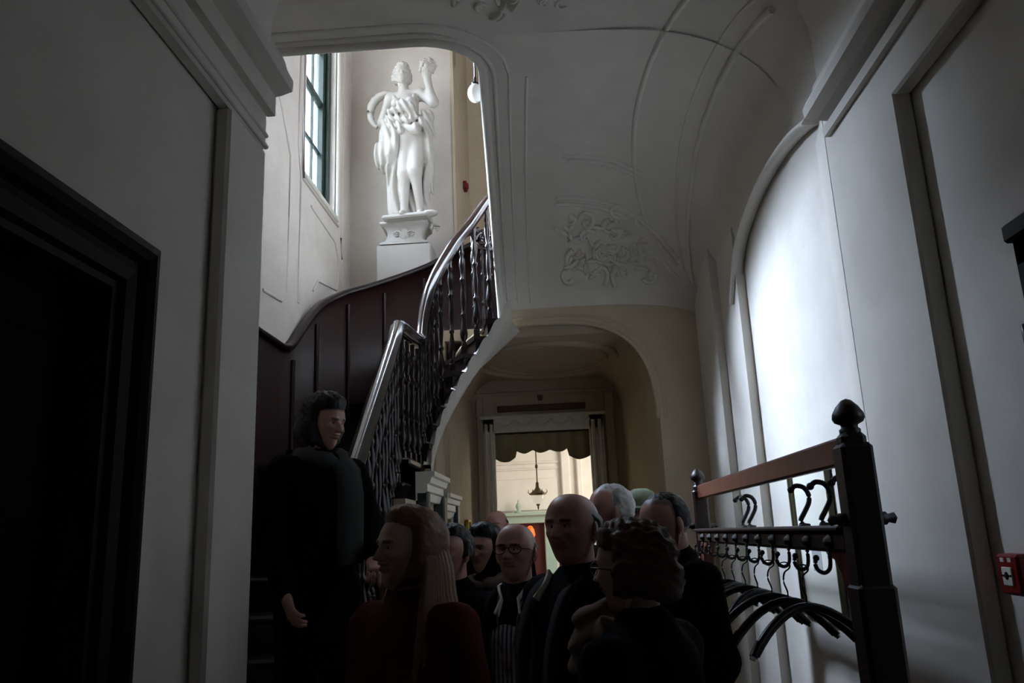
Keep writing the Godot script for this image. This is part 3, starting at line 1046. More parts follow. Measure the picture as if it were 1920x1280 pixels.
	for q in [[-0.12, -0.10, -0.2, 0.2], [0.10, 0.12, -0.2, 0.2]]:
		g.box(Vector3(0.015, 0, q[0] + 0.01), Vector3(0.03, 0.4, 0.025), 0.005)
	for y in [-0.19, 0.19]:
		g.box(Vector3(0.015, y, 0), Vector3(0.03, 0.025, 0.24), 0.005)
	put("frame", g, M.gilt, f)
	g = G.new()
	g.box(Vector3(0.008, 0, 0), Vector3(0.012, 0.37, 0.2))
	put("picture", g, M.brown_strip, f)

func far_room() -> void:
	var g := G.new()
	dbox(g, -2.2, 1.9, 0, 3.7, 13.2, 13.4)
	var wb := setting("wall_far_back", g, M.plaster, "bright back wall of the far room")
	g = G.new()
	dbox(g, -1.3, -0.02, 1.95, 2.46, 13.17, 13.2, 0.01)
	put("wall_panel", g, M.plaster, wb)
	g = G.new()
	for q in [[0.05, 0.2], [0.3, 0.4]]:
		dbox(g, q[0], q[1], 0, 3.6, 13.1, 13.2, 0.02)
	g.tube(PV([P(-2.0, 2.62, 13.2), P(0.1, 2.62, 13.2)]), 0.025, 6)
	g.tube(PV([P(-2.0, 2.72, 13.2), P(0.1, 2.72, 13.2)]), 0.03, 6)
	put("moulding", g, M.cream, wb)
	g = G.new()
	dbox(g, -2.2, -2.0, 0, 3.7, 9.1, 13.4)
	setting("wall_far_left", g, M.cream)
	g = G.new()
	dbox(g, 1.7, 1.9, 0, 3.7, 9.1, 13.4)
	setting("wall_far_right", g, M.cream)
	g = G.new()
	dbox(g, -2.2, 1.9, 3.6, 3.74, 9.0, 13.4)
	setting("ceiling_far", g, M.plaster)
	# mantelpiece
	var m := root("mantelpiece", "pale green mantelpiece with a dark red hearth in the far room", "mantelpiece", P(-0.55, 0, 13.1))
	g = G.new()
	g.box(Vector3(0, 1.89, 0.08), Vector3(1.0, 0.05, 0.24), 0.012)
	g.box(Vector3(0, 1.81, 0.05), Vector3(0.92, 0.12, 0.16), 0.01)
	put("shelf", g, M.pale_green, m)
	for s in [-0.38, 0.38]:
		g = G.new()
		g.box(Vector3(s, 0.87, 0.05), Vector3(0.18, 1.75, 0.16), 0.012)
		put("pier", g, M.pale_green, m)
	g = G.new()
	g.box(Vector3(0, 0.87, 0.0), Vector3(0.6, 1.75, 0.06))
	put("hearth", g, M.hearth, m)
	var cl := root("mantel_clock", "small pale ornament on the green mantelpiece in the far room", "ornament", P(-0.66, 1.915, 13.02))
	g = G.new()
	g.lathe(V2([0.0, 0.0, 0.07, 0.0, 0.07, 0.02, 0.03, 0.035, 0.025, 0.06, 0.045, 0.09, 0.04, 0.13, 0.015, 0.16, 0.012, 0.2, 0.0, 0.215]))
	put("vase", g, M.pale_green, cl)
	# glowing lamp in front of the hearth
	var lp := root("table_lamp", "small glowing orange lamp at the dark red hearth of the far room", "lamp", P(-0.47, 0, 12.6))
	g = G.new()
	g.lathe(V2([0.0, 0.0, 0.13, 0.0, 0.12, 0.03, 0.03, 0.06, 0.02, 0.8, 0.02, 1.5, 0.0, 1.5]))
	put("stand", g, M.brass, lp)
	g = G.new()
	g.lathe(V2([0.0, 1.50, 0.05, 1.51, 0.075, 1.57, 0.06, 1.65, 0.03, 1.70, 0.0, 1.71]))
	var em := std(Color(0.9, 0.4, 0.1), 0.4)
	em.emission_enabled = true; em.emission = Color(1.0, 0.33, 0.06); em.emission_energy_multiplier = 0.9
	put("lamp_shade", g, em, lp)
	var ol := OmniLight3D.new()
	ol.name = "lamp_glow"
	ol.position = Vector3(0, 1.60, 0.0)
	ol.light_color = Color(1, 0.45, 0.12); ol.light_energy = 0.05; ol.omni_range = 10; ol.omni_attenuation = 2; ol.light_size = 0.05; ol.shadow_enabled = true
	lp.add_child(ol)
	# hanging lantern
	var ln := root("pendant_lantern", "slender brass pendant lantern hanging in the bright far room", "lantern", P(-0.275, 0, 10.5))
	g = G.new()
	g.tube(PV([Vector3(0, 3.6, 0), Vector3(0, 2.2, 0)]), 0.009, 6)
	g.ball(Vector3(0, 2.44, 0), Vector3(0.02, 0.03, 0.02))
	put("rod", g, M.brass, ln)
	g = G.new()
	g.lathe(V2([0.0, 2.25, 0.02, 2.23, 0.025, 2.17, 0.05, 2.13, 0.10, 2.10, 0.115, 2.085, 0.10, 2.075, 0.0, 2.08]))
	for k in 6:
		var a := TAU * k / 6
		g.tube(PV([Vector3(cos(a) * 0.10, 2.085, sin(a) * 0.10), Vector3(cos(a) * 0.125, 2.115, sin(a) * 0.125), Vector3(cos(a) * 0.115, 2.14, sin(a) * 0.115)]), 0.006, 5)
	put("crown", g, M.brass, ln)
	g = G.new()
	g.lathe(V2([0.085, 2.075, 0.075, 2.03, 0.05, 1.98, 0.02, 1.955]), Transform3D.IDENTITY, 12)
	put("glass_bowl", g, M.glass, ln)
	g = G.new()
	g.lathe(V2([0.022, 1.96, 0.025, 1.945, 0.01, 1.93, 0.012, 1.91, 0.0, 1.88]))
	put("finial", g, M.brass, ln)

func ornaments() -> void:
	var rng := RandomNumberGenerator.new()
	rng.seed = 7
	var ce: Node = get_node("ceiling")
	var g := G.new()
	var scroll := func(x: float, d: float, r: float, turn: float, dirn: float, th: float):
		var pa := PackedVector3Array()
		var rr := PackedFloat32Array()
		for i in 19:
			var t := i / 18.0
			var a := turn + dirn * t * 4.2
			var q := r * (1.0 - 0.75 * t)
			var xx := x + q * cos(a)
			var dd := d + q * sin(a)
			pa.append(P(xx, vault(xx, dd) - 0.004, dd)); rr.append(1.0 - 0.45 * t)
		g.tube(pa, th, 6, rr)
	var leaf := func(x: float, d: float, ln: float, turn: float):
		var h := vault(x, d)
		var hx := (vault(x + 0.02, d) - h) / 0.02
		var hd := (vault(x, d + 0.02) - h) / 0.02
		var n := Vector3(hx, -1, -hd).normalized()
		var t := P(cos(turn), 0, sin(turn))
		t = (t - n * t.dot(n)).normalized()
		g.ball(P(x, h - 0.008, d), Vector3(ln, 0.032, ln * 0.36), Basis(t, n, t.cross(n)), 8, 6)
	for k in 46:   # the rocaille field above the passage arch
		var x := 0.56 + 0.40 * rng.randf_range(-1, 1)
		var d := 6.02 + 0.64 * sqrt(rng.randf())
		if k % 2 == 0: scroll.call(x, d, rng.randf_range(0.05, 0.11), rng.randf() * TAU, 1.0 if k % 4 == 0 else -1.0, 0.026)
		else:
			for q in 3: leaf.call(x + rng.randf_range(-0.06, 0.06), d + rng.randf_range(-0.06, 0.06), rng.randf_range(0.035, 0.07), rng.randf() * TAU)
	for k in 24:   # the cartouche over the near edge of the stair opening
		var x := -0.17 + 0.42 * rng.randf_range(-1, 1)
		var d := 3.58 + 0.18 * rng.randf_range(-1, 1)
		if k % 2 == 0: scroll.call(x, d, rng.randf_range(0.04, 0.08), rng.randf() * TAU, 1.0 if k % 4 == 0 else -1.0, 0.015)
		else:
			for q in 3: leaf.call(x + rng.randf_range(-0.05, 0.05), d + rng.randf_range(-0.05, 0.05), rng.randf_range(0.03, 0.05), rng.randf() * TAU)
	var o := put("stucco_ornament", g, M.plaster, ce)
	o.set_meta("label", "raised rocaille scrolls and leaves in plaster")

# ---------------- coat rack
func rack() -> void:
	var X := 0.88
	var dn := 2.44
	var df := 5.16
	var r := root("coat_rack", "long freestanding wooden coat rack with turned post tops and a row of hooks", "coat rack", P(X, 0, 3.8))
	r.position = Vector3.ZERO
	for d in [dn, df]:
		var g := G.new()
		g.box(P(X, 0.71, d), Vector3(0.108, 1.42, 0.108), 0.012)
		g.box(P(X, 1.61, d), Vector3(0.094, 0.42, 0.094), 0.012)
		g.box(P(X, 0.06, d), Vector3(0.55, 0.12, 0.10), 0.02)
		g.box(P(X, 1.83, d), Vector3(0.074, 0.05, 0.074), 0.016)
		var post := put("post", g, M.post_wood, r)
		g = G.new()
		g.lathe(V2([0.030, 1.85, 0.031, 1.862, 0.024, 1.868, 0.025, 1.876, 0.041, 1.884, 0.047, 1.896, 0.045, 1.91, 0.032, 1.932, 0.015, 1.95, 0.0, 1.956]), Transform3D(Basis.IDENTITY, P(X, 0, d)), 16)
		put("finial", g, M.post_wood, post)
		for s in [-1.0, 1.0]:
			g = G.new()
			g.lathe(V2([0.02, 0.0, 0.02, 0.02, 0.012, 0.028, 0.017, 0.045, 0.0, 0.055]), Transform3D(Basis(Vector3(0, 0, 1), Vector3(s, 0, 0), Vector3(0, s, 0)), P(X + s * 0.046, 1.60, d)), 10)
			put("knob", g, M.post_wood, post)
	var g := G.new()
	g.box(P(X, 1.805, (dn + df) / 2), Vector3(0.035, 0.085, df - dn - 0.09), 0.008)
	put("top_rail", g, M.rack_wood, r)
	g = G.new()
	g.box(P(X, 1.535, (dn + df) / 2), Vector3(0.085, 0.065, df - dn - 0.09), 0.012)
	g.box(P(X, 1.575, (dn + df) / 2), Vector3(0.125, 0.018, df - dn - 0.09), 0.006)
	put("hook_board", g, M.post_wood, r)
	g = G.new()
	g.box(P(X, 0.32, (dn + df) / 2), Vector3(0.05, 0.09, df - dn - 0.09), 0.01)
	put("foot_rail", g, M.post_wood, r)
	for s in [[dn, 1.0], [df, -1.0]]:
		g = G.new()
		var pl := V2([0.05, 1.505, 0.28, 1.505, 0.26, 1.49, 0.20, 1.48, 0.15, 1.44, 0.12, 1.37, 0.075, 1.28, 0.062, 1.26, 0.05, 1.28])
		g.prism(pl, Vector3(X - 0.03, 0, -s[0]), Vector3(0, 0, -s[1]), Vector3(0, 1, 0), Vector3(0.06, 0, 0))
		put("bracket", g, M.rack_wood, r)
	# hooks: rosette, and a small hook below on the hall side
	var hm := G.new()
	hm.lathe(V2([0.026, 0, 0.026, 0.006, 0.016, 0.012, 0.012, 0.02, 0.0, 0.024]), Transform3D(Basis(Vector3(0, 0, 1), Vector3(-1, 0, 0), Vector3(0, -1, 0)), Vector3(-0.042, 0, 0)), 8)
	hm.tube(curve([Vector3(-0.046, 0.0, 0), Vector3(-0.05, -0.035, 0), Vector3(-0.05, -0.06, 0), Vector3(-0.056, -0.082, 0), Vector3(-0.072, -0.092, 0), Vector3(-0.09, -0.084, 0), Vector3(-0.097, -0.066, 0), Vector3(-0.093, -0.05, 0)]), 0.0065, 7)
	hm.ball(Vector3(-0.092, -0.047, 0), Vector3.ONE * 0.010)
	var hmesh := hm.done()
	for k in 11:
		var h := put("lower_hook", hmesh, M.grey_metal, r)
		h.position = P(X, 1.535, 2.62 + 0.228 * k)
	var um := G.new()
	um.tube(curve([Vector3(0, 0.0, 0), Vector3(-0.012, 0.02, 0), Vector3(0.005, 0.05, 0), Vector3(0.024, 0.085, 0), Vector3(0.026, 0.115, 0), Vector3(0.012, 0.14, 0), Vector3(-0.014, 0.148, 0), Vector3(-0.03, 0.138, 0)]), 0.009, 8)
	um.ball(Vector3(-0.034, 0.134, 0), Vector3.ONE * 0.013)
	um.lathe(V2([0.022, 0.0, 0.02, 0.008, 0.0, 0.012]), Transform3D.IDENTITY, 10)
	var umesh := um.done()
	for d in [2.62, 2.84, 3.08, 3.92, 4.06]:
		var h := put("upper_hook", umesh, M.grey_metal, r)
		h.position = P(X + 0.02, 1.583, d)
		h.rotation.y = -0.35
	# hangers
	var base := root("coat_hanger", "x", "coat hanger", Vector3.ZERO, 0.0, "coat hangers on the rack")
	g = G.new()
	var pa := PackedVector3Array()
	for i in 17:
		var t := i / 8.0 - 1.0
		pa.append(Vector3(0.215 * t, -0.135 * pow(absf(t), 1.9), 0.03 * t * t))
	g.sweep(pa, V2([-0.009, -0.014, 0.009, -0.014, 0.011, 0.004, 0.006, 0.013, -0.006, 0.013, -0.011, 0.004]))
	put("bow", g, M.black_metal, base)
	g = G.new()
	g.tube(curve([Vector3(0, 0.0, 0), Vector3(0.004, 0.04, 0), Vector3(-0.006, 0.09, 0), Vector3(0.0, 0.135, 0), Vector3(0.018, 0.155, 0), Vector3(0.022, 0.172, 0), Vector3(0.008, 0.186, 0), Vector3(-0.012, 0.182, 0), Vector3(-0.018, 0.166, 0)]), 0.0035, 6)
	put("hook", g, M.black_metal, base).scale.y = 0.72
	for s in [-1.0, 1.0]:
		g = G.new()
		g.tube(PV([Vector3(s * 0.19, -0.100, 0.022), Vector3(s * 0.222, -0.142, 0.030)]), 0.0135, 8)
		put("end_ferrule", g, M.black_metal, base)
		g = G.new()
		g.tube(PV([Vector3(s * 0.219, -0.136, 0.032), Vector3(s * 0.226, -0.150, 0.034)]), 0.010, 8)
		put("end_cap", g, M.chrome, base)
	var hang := [[3.076, 0.0, "nearest black coat hanger on the rack, beside the near post"], [2.848, 0.22, "black coat hanger behind the nearest, wide arch turned slightly"], [3.304, -0.3, "black coat hanger third from the near post, hanging square"], [3.532, 0.45, "black coat hanger in the middle of the rack, turned sideways"], [3.76, -0.25, "black coat hanger just behind the middle one, turned the other way"], [3.988, 0.4, "black coat hanger third from the man in front of the rack"], [4.216, -0.3, "black coat hanger second from the man in front of the rack"], [4.444, 0.45, "farthest black coat hanger, partly hidden by the man's shoulder"]]
	for i in hang.size():
		var h: Node3D = base
		if i > 0:
			h = base.duplicate()
			h.name = numbered("coat_hanger", self)
			add_child(h, true)
		h.set_meta("label", hang[i][2])
		h.position = P(X - 0.075, 1.535 - 0.092 - 0.119, hang[i][0])
		h.rotation.y = hang[i][1]

func small_things() -> void:
	# framed print on the right wall
	var m := root("framed_print", "framed pale print with thin gilt edge on the right wall behind the coat rack", "picture", P(R + 0.07, 1.5, 4.55))
	var g := G.new()
	var w := 0.66
	var hh := 0.78
	for s in [-1.0, 1.0]:
		g.box(Vector3(-0.012, 0, s * (w / 2 - 0.012)), Vector3(0.024, hh, 0.024), 0.005)
		put("gilt_slip" if s > 0 else "dark_slip", g, M.gilt if s > 0 else M.dark_gilt, m)
		g = G.new()
		g.box(Vector3(-0.012, s * (hh / 2 - 0.012), 0), Vector3(0.024, 0.024, w - 0.04), 0.005)
		put("wood_slip", g, M.brown_strip, m)
		g = G.new()
	g = G.new()
	for s in [-1.0, 1.0]:
		g.box(Vector3(-0.016, 0, s * (w / 2 + 0.012)), Vector3(0.032, hh + 0.05, 0.026), 0.006)
		g.box(Vector3(-0.016, s * (hh / 2 + 0.012), 0), Vector3(0.032, 0.026, w), 0.006)
	put("frame", g, M.dark_gilt, m)
	g = G.new()
	g.box(Vector3(-0.006, 0, 0), Vector3(0.008, hh - 0.03, w - 0.03))
	var sheet := put("print", g, M.white_paint, m)
	g = G.new()
	g.box(Vector3(-0.0105, -0.10, -0.02), Vector3(0.001, 0.13, 0.16))
	g.box(Vector3(-0.0105, -0.02, -0.02), Vector3(0.001, 0.02, 0.22))
	put("printed_motif", g, M.print_grey, sheet)
	# fire alarm call point
	var f := root("call_point", "red square fire alarm call point with a small white panel on the right wall", "fire alarm", P(R + 0.07, 1.42, 2.575))
	g = G.new()
	g.box(Vector3(-0.028, 0, 0), Vector3(0.056, 0.12, 0.12), 0.008)
	put("housing", g, M.red, f)
	g = G.new()
	g.box(Vector3(-0.058, -0.005, 0.0), Vector3(0.006, 0.055, 0.055), 0.004)
	var pn := put("press_panel", g, M.white_paint, f)
	g = G.new()
	g.ball(Vector3(-0.0615, -0.003, 0), Vector3(0.0015, 0.012, 0.012))
	for s in [-1.0, 1.0]:
		g.box(Vector3(-0.0615, -0.003, s * 0.019), Vector3(0.002, 0.006, 0.012))
	put("press_mark", g, M.black_metal, pn)
	for s in [-1.0, 1.0]:
		g = G.new()
		g.box(Vector3(-0.057, 0.043, s * 0.02), Vector3(0.003, 0.012, 0.018))
		put("label_strip", g, M.white_paint, f)
	# small red alarm on the landing wall and the globe lamp
	var a := root("alarm_sounder", "small red alarm box on the tan landing wall above the stairs", "fire alarm", P(-1.02, 5.80, 9.46))
	a.position = P(-0.90, 5.64, 8.75)
	g = G.new()
	g.box(Vector3(-0.02, 0, 0), Vector3(0.05, 0.11, 0.11), 0.012)
	put("housing", g, M.red_dark, a)
	g = G.new()
	g.lathe(V2([0.04, 0, 0.035, 0.015, 0.0, 0.02]), Transform3D(Basis(Vector3(0, 0, 1), Vector3(1, 0, 0), Vector3(0, 1, 0)), Vector3(0.005, 0, 0)), 12)
	put("sounder", g, M.red, a)
	var gl := root("globe_lamp", "white opal globe lamp at the upper landing beside the plaster edge", "lamp", P(-0.565, 5.51, 6.5))
	g = G.new()
	g.ball(Vector3.ZERO, Vector3(0.07, 0.09, 0.07), Basis.IDENTITY, 20, 14)
	put("globe", g, M.opal, gl)
	g = G.new()
	g.lathe(V2([0.03, 0.085, 0.035, 0.1, 0.012, 0.11, 0.012, 0.16]), Transform3D.IDENTITY, 12)
	g.tube(PV([Vector3(0, 0.16, 0), Vector3(0, 2.88, 0)]), 0.008, 6)
	put("gallery", g, M.black_metal, gl)
# ---------------- figures: a smooth-minimum field of tapered bones, meshed as surface nets
func bone(a: Vector3, b: Vector3, ra: float, rb: float, flat := 1.0) -> Array:
	return [a, b, ra, rb, flat]

func net(g: G, bones: Array, cell: float, k: float, opt := {}) -> void:
	var lo := Vector3.ONE * 1e9
	var hi := -lo
	for b in bones:
		var r: float = maxf(b[2], b[3]) + k * 1.5 + cell
		lo = lo.min(b[0] - Vector3.ONE * r).min(b[1] - Vector3.ONE * r)
		hi = hi.max(b[0] + Vector3.ONE * r).max(b[1] + Vector3.ONE * r)
	if opt.has("ymin"): lo.y = maxf(lo.y, opt.ymin - 2 * cell)
	if opt.has("ymax"): hi.y = minf(hi.y, opt.ymax + 2 * cell)
	var n := Vector3i(((hi - lo) / cell).ceil()) + Vector3i.ONE
	var nx := n.x
	var nxy := n.x * n.y
	var f := PackedFloat32Array()
	f.resize(nxy * n.z)
	for b in bones:
		var fl: float = b[4]
		var inv := Vector3(1, 1, 1.0 / fl)
		var a: Vector3 = b[0] * inv
		var ba: Vector3 = b[1] * inv - a
		var bb := maxf(ba.length_squared(), 1e-9)
		var ra: float = b[2]
		var dr: float = b[3] - b[2]
		var reach: float = maxf(b[2], b[3]) + k * 3.0
		var bl: Vector3 = (b[0].min(b[1]) - Vector3.ONE * reach - lo) / cell
		var bh: Vector3 = (b[0].max(b[1]) + Vector3.ONE * reach - lo) / cell
		for z in range(maxi(0, int(bl.z)), mini(n.z, int(bh.z) + 2)):
			for y in range(maxi(0, int(bl.y)), mini(n.y, int(bh.y) + 2)):
				var at := z * nxy + y * nx
				for x in range(maxi(0, int(bl.x)), mini(nx, int(bh.x) + 2)):
					var pa := Vector3(lo.x + x * cell, lo.y + y * cell, (lo.z + z * cell) * inv.z) - a
					var h := clampf(pa.dot(ba) / bb, 0.0, 1.0)
					var d := (pa - ba * h).length() - ra - dr * h
					if d < k * 3.0:
						f[at + x] += exp(-d / k)
	var folds = opt.get("folds")
	var ymin: float = opt.get("ymin", -1e9)
	var ymax: float = opt.get("ymax", 1e9)
	for i in f.size():
		var s := f[i]
		f[i] = -k * log(s) if s > 1e-6 else 1.0
	if folds != null or ymin > -1e8 or ymax < 1e8:
		for z in n.z:
			for y in n.y:
				var py := lo.y + y * cell
				for x in nx:
					var i := z * nxy + y * nx + x
					var d := f[i]
					if absf(d) < 0.08:
						if folds != null: d += folds.call(Vector3(lo.x + x * cell, py, lo.z + z * cell))
					f[i] = maxf(d, maxf(ymin - py, py - ymax))
	var vid := PackedInt32Array()
	vid.resize(f.size()); vid.fill(-1)
	var vs := PackedVector3Array()
	var off := [0, 1, nx, nx + 1, nxy, nxy + 1, nxy + nx, nxy + nx + 1]
	for z in n.z - 1:
		for y in n.y - 1:
			for x in nx - 1:
				var i := z * nxy + y * nx + x
				var s0 := f[i] < 0
				var same := true
				for q in range(1, 8):
					if (f[i + off[q]] < 0) != s0:
						same = false
						break
				if same: continue
				var sum := Vector3.ZERO
				var cnt := 0
				for q in 8:
					for ax in 3:
						var bit := 1 << ax
						if q & bit: continue
						var va := f[i + off[q]]
						var vb := f[i + off[q | bit]]
						if (va < 0) == (vb < 0): continue
						var p := Vector3(q & 1, (q >> 1) & 1, (q >> 2) & 1)
						p[ax] += va / (va - vb)
						sum += p
						cnt += 1
				vid[i] = vs.size()
				vs.append(lo + (Vector3(x, y, z) + sum / cnt) * cell)
	var xf: Transform3D = opt.get("xf", Transform3D.IDENTITY)
	var cf = opt.get("color")
	g.smooth(true)
	var steps := [1, nx, nxy]
	for z in range(1, n.z - 1):
		for y in range(1, n.y - 1):
			for x in range(1, nx - 1):
				var i := z * nxy + y * nx + x
				var s0 := f[i] < 0
				for ax in 3:
					if (f[i + steps[ax]] < 0) == s0: continue
					var u: int = steps[(ax + 1) % 3]
					var v: int = steps[(ax + 2) % 3]
					var q0 := vid[i]; var q1 := vid[i - u]; var q2 := vid[i - u - v]; var q3 := vid[i - v]
					if q0 < 0 or q1 < 0 or q2 < 0 or q3 < 0: continue
					var out := Vector3.ZERO
					out[ax] = 1.0 if s0 else -1.0
					if cf != null: g.col = cf.call(vs[q0])
					g.quad(xf * vs[q0], xf * vs[q1], xf * vs[q2], xf * vs[q3], xf.basis * out)

# radius of a head in direction n (x to its left, y up, z out of the face), eyes at y = 0
func head_r(n: Vector3, f: Dictionary) -> float:
	var low := smoothstep(0.05, -0.85, n.y)
	var a: float = f.get("w", 0.076) * (1.0 - f.get("jaw", 0.20) * low * (0.6 + 0.4 * signf(n.z)))
	var b := 0.112 if n.y > 0 else 0.122
	var c := 0.094 if n.z > 0 else 0.106
	var pw := 2.0 + 0.45 * smoothstep(-0.1, 0.3, n.y)
	var r := pow(pow(absf(n.x) / a, pw) + pow(absf(n.y) / b, pw) + pow(absf(n.z) / c, pw), -1.0 / pw)
	if n.z < 0:
		r -= 0.022 * smoothstep(-0.2, -0.9, n.y) * smoothstep(0.0, -0.5, n.z)
	if n.z > 0.05:
		var wz := smoothstep(0.05, 0.45, n.z)
		var u := absf(n.x)
		var v := n.y
		var e := 0.0
		var t := clampf((0.10 - v) / 0.38, 0, 1)     # nose, from the root to the tip
		var fall := 1.0 - smoothstep(0.28, 0.40, -v)
		var wd := 0.075 + 0.055 * t
		if v < 0.16: e += f.get("nose", 0.024) * pow(t, 1.15) * fall * exp(-u * u / (wd * wd)) * smoothstep(0.16, 0.05, v)
		e += 0.007 * exp(-pow((u - 0.13) / 0.06, 2) - pow((v + 0.30) / 0.07, 2))           # nostrils
		e += 0.006 * exp(-pow((u - 0.28) / 0.24, 2) - pow((v - 0.20) / 0.08, 2))           # brow
		e -= 0.012 * exp(-pow((u - 0.31) / 0.14, 2) - pow((v - 0.02) / 0.10, 2))           # sockets
		e += 0.0055 * exp(-pow((u - 0.47) / 0.17, 2) - pow((v + 0.20) / 0.13, 2))          # cheekbones
		e -= 0.004 * exp(-pow((u - 0.42) / 0.13, 2) - pow((v + 0.52) / 0.14, 2))           # hollow of the cheek
		var mw := exp(-pow(u / 0.24, 4))
		var op: float = f.get("open", 0.0)
		e += 0.0055 * mw * exp(-pow((v + 0.475 - 0.02 * op) / 0.04, 2))                      # lips
		e += 0.006 * mw * exp(-pow((v + 0.575 + 0.05 * op) / 0.045, 2))
		e -= (0.004 + 0.012 * op) * mw * exp(-pow((v + 0.525) / (0.022 + 0.03 * op), 2))
		e -= 0.005 * exp(-pow(u / 0.22, 2) - pow((v + 0.69) / 0.05, 2))
		e += 0.010 * exp(-pow(u / 0.26, 2) - pow((v + 0.86) / 0.12, 2))                     # chin
		r += e * wz
	return r

func head_dirs(nu: int, nv: int) -> Array:
	var rows := []
	for i in nv + 1:
		var th := PI * i / nv
		var row := PackedVector3Array()
		for j in nu:
			var t := TAU * j / nu
			var ph := t - 0.42 * sin(t)     # more points round the face (t = 0)
			row.append(Vector3(sin(th) * sin(ph), cos(th), sin(th) * cos(ph)))
		rows.append(row)
	return rows

func add_head(g: G, xf: Transform3D, f: Dictionary) -> void:
	var nv := 68
	var nu := 80
	if f.get("fine", true) == false:
		nv = 40; nu = 48
	var dirs := head_dirs(nu, nv)
	var pts := []
	var cols := []
	var skin: Color = f.skin
	var lip: Color = skin.lerp(Color(0.45, 0.12, 0.12), 0.4)
	var brow: Color = f.get("brow", Color(0.1, 0.07, 0.05))
	for row: PackedVector3Array in dirs:
		var pr := PackedVector3Array()
		var cr := PackedColorArray()
		for n in row:
			pr.append(xf * (n * head_r(n, f)))
			var c := skin
			if n.z > 0.1:
				var u := absf(n.x)
				if u < 0.26 and n.y < -0.44 and n.y > -0.62: c = lip
				elif u > 0.10 and u < 0.46 and absf(n.y - 0.21 + 0.25 * pow(u - 0.3, 2)) < 0.032: c = skin.lerp(brow, 0.8)
			if f.has("hair"):
				c = c.lerp(f.hair_color, 0.85 * smoothstep(0.02, 0.30, hair_mask(n, f.hair)))
			cr.append(c)
		pts.append(pr); cols.append(cr)
	g.smooth(true)
	var o := xf.origin
	for i in nv:
		for j in nu:
			var k := (j + 1) % nu
			g.col = cols[i][j]
			g.quad(pts[i][j], pts[i][k], pts[i + 1][k], pts[i + 1][j], (pts[i][j] + pts[i + 1][k]) * 0.5 - o)
	g.col = skin
	for s in [-1.0, 1.0]:
		var bs := xf.basis * Basis(Vector3.UP, s * 0.35)
		g.ball(xf * Vector3(s * (f.get("w", 0.076) + 0.001), -0.008, -0.012), Vector3(0.011, 0.032, 0.019), bs, 10, 8)
		g.ball(xf * Vector3(s * (f.get("w", 0.076) - 0.001), -0.032, -0.004), Vector3(0.008, 0.012, 0.010), bs, 8, 6)

func hair_mask(n: Vector3, style: String) -> float:
	match style:
		"short": return smoothstep(-0.10, 0.30, maxf(n.y - 0.50 - 0.12 * n.z, minf(0.28 - n.z, n.y + 0.42 - 0.3 * maxf(n.z, 0.0)) * 1.2))
		"crop": return smoothstep(-0.12, 0.32, maxf(n.y - 0.72 - 0.12 * n.z, minf(0.12 - n.z, n.y + 0.42)))
		"fringe": return smoothstep(-0.15, 0.35, minf(minf(-0.22 + 0.75 * clampf(n.y, 0.0, 0.5) - n.z, 0.60 - n.y), n.y + 0.45))
		"bob": return smoothstep(-0.10, 0.30, maxf(n.y - 0.56, minf(0.40 - n.z, n.y + 0.98)))
		"long": return smoothstep(-0.10, 0.30, maxf(n.y - 0.60 - 0.10 * n.z, minf(0.36 - n.z, n.y + 1.0)))
		"curly": return smoothstep(-0.10, 0.30, maxf(n.y - 0.50, minf(0.36 - n.z, n.y + 0.80)))
		"thin": return smoothstep(-0.12, 0.32, maxf(n.y - 0.78 - 0.1 * n.z, minf(0.10 - n.z, n.y + 0.42)))
	return 0.0

func hair_mesh(xf: Transform3D, f: Dictionary) -> G:
	var g := G.new()
	var style: String = f.hair
	var dirs := head_dirs(72, 52)
	var th: float = f.get("thick", 0.014)
	var nz := FastNoiseLite.new()
	nz.seed = int(f.get("seed", 1)); nz.frequency = f.get("freq", 6.0); nz.fractal_octaves = 2
	var amp: float = f.get("amp", 0.003)
	var rows := []
	for row: PackedVector3Array in dirs:
		var r := PackedVector3Array()
		for n in row:
			var m := hair_mask(n, style)
			var h := head_r(n, f)
			var low := 0.0
			if style == "bob" or style == "curly": low = 0.02 * smoothstep(0.3, -0.5, n.y)
			var rip := nz.get_noise_3d(n.x, n.y * (0.35 if amp < 0.006 else 1.0), n.z) * amp * 2.0
			r.append(xf * (n * (h - 0.010 + m * (th + 0.010 + low + rip))))
		rows.append(r)
	g.grid(rows, func(p, _i): return p - xf.origin, true)
	return g

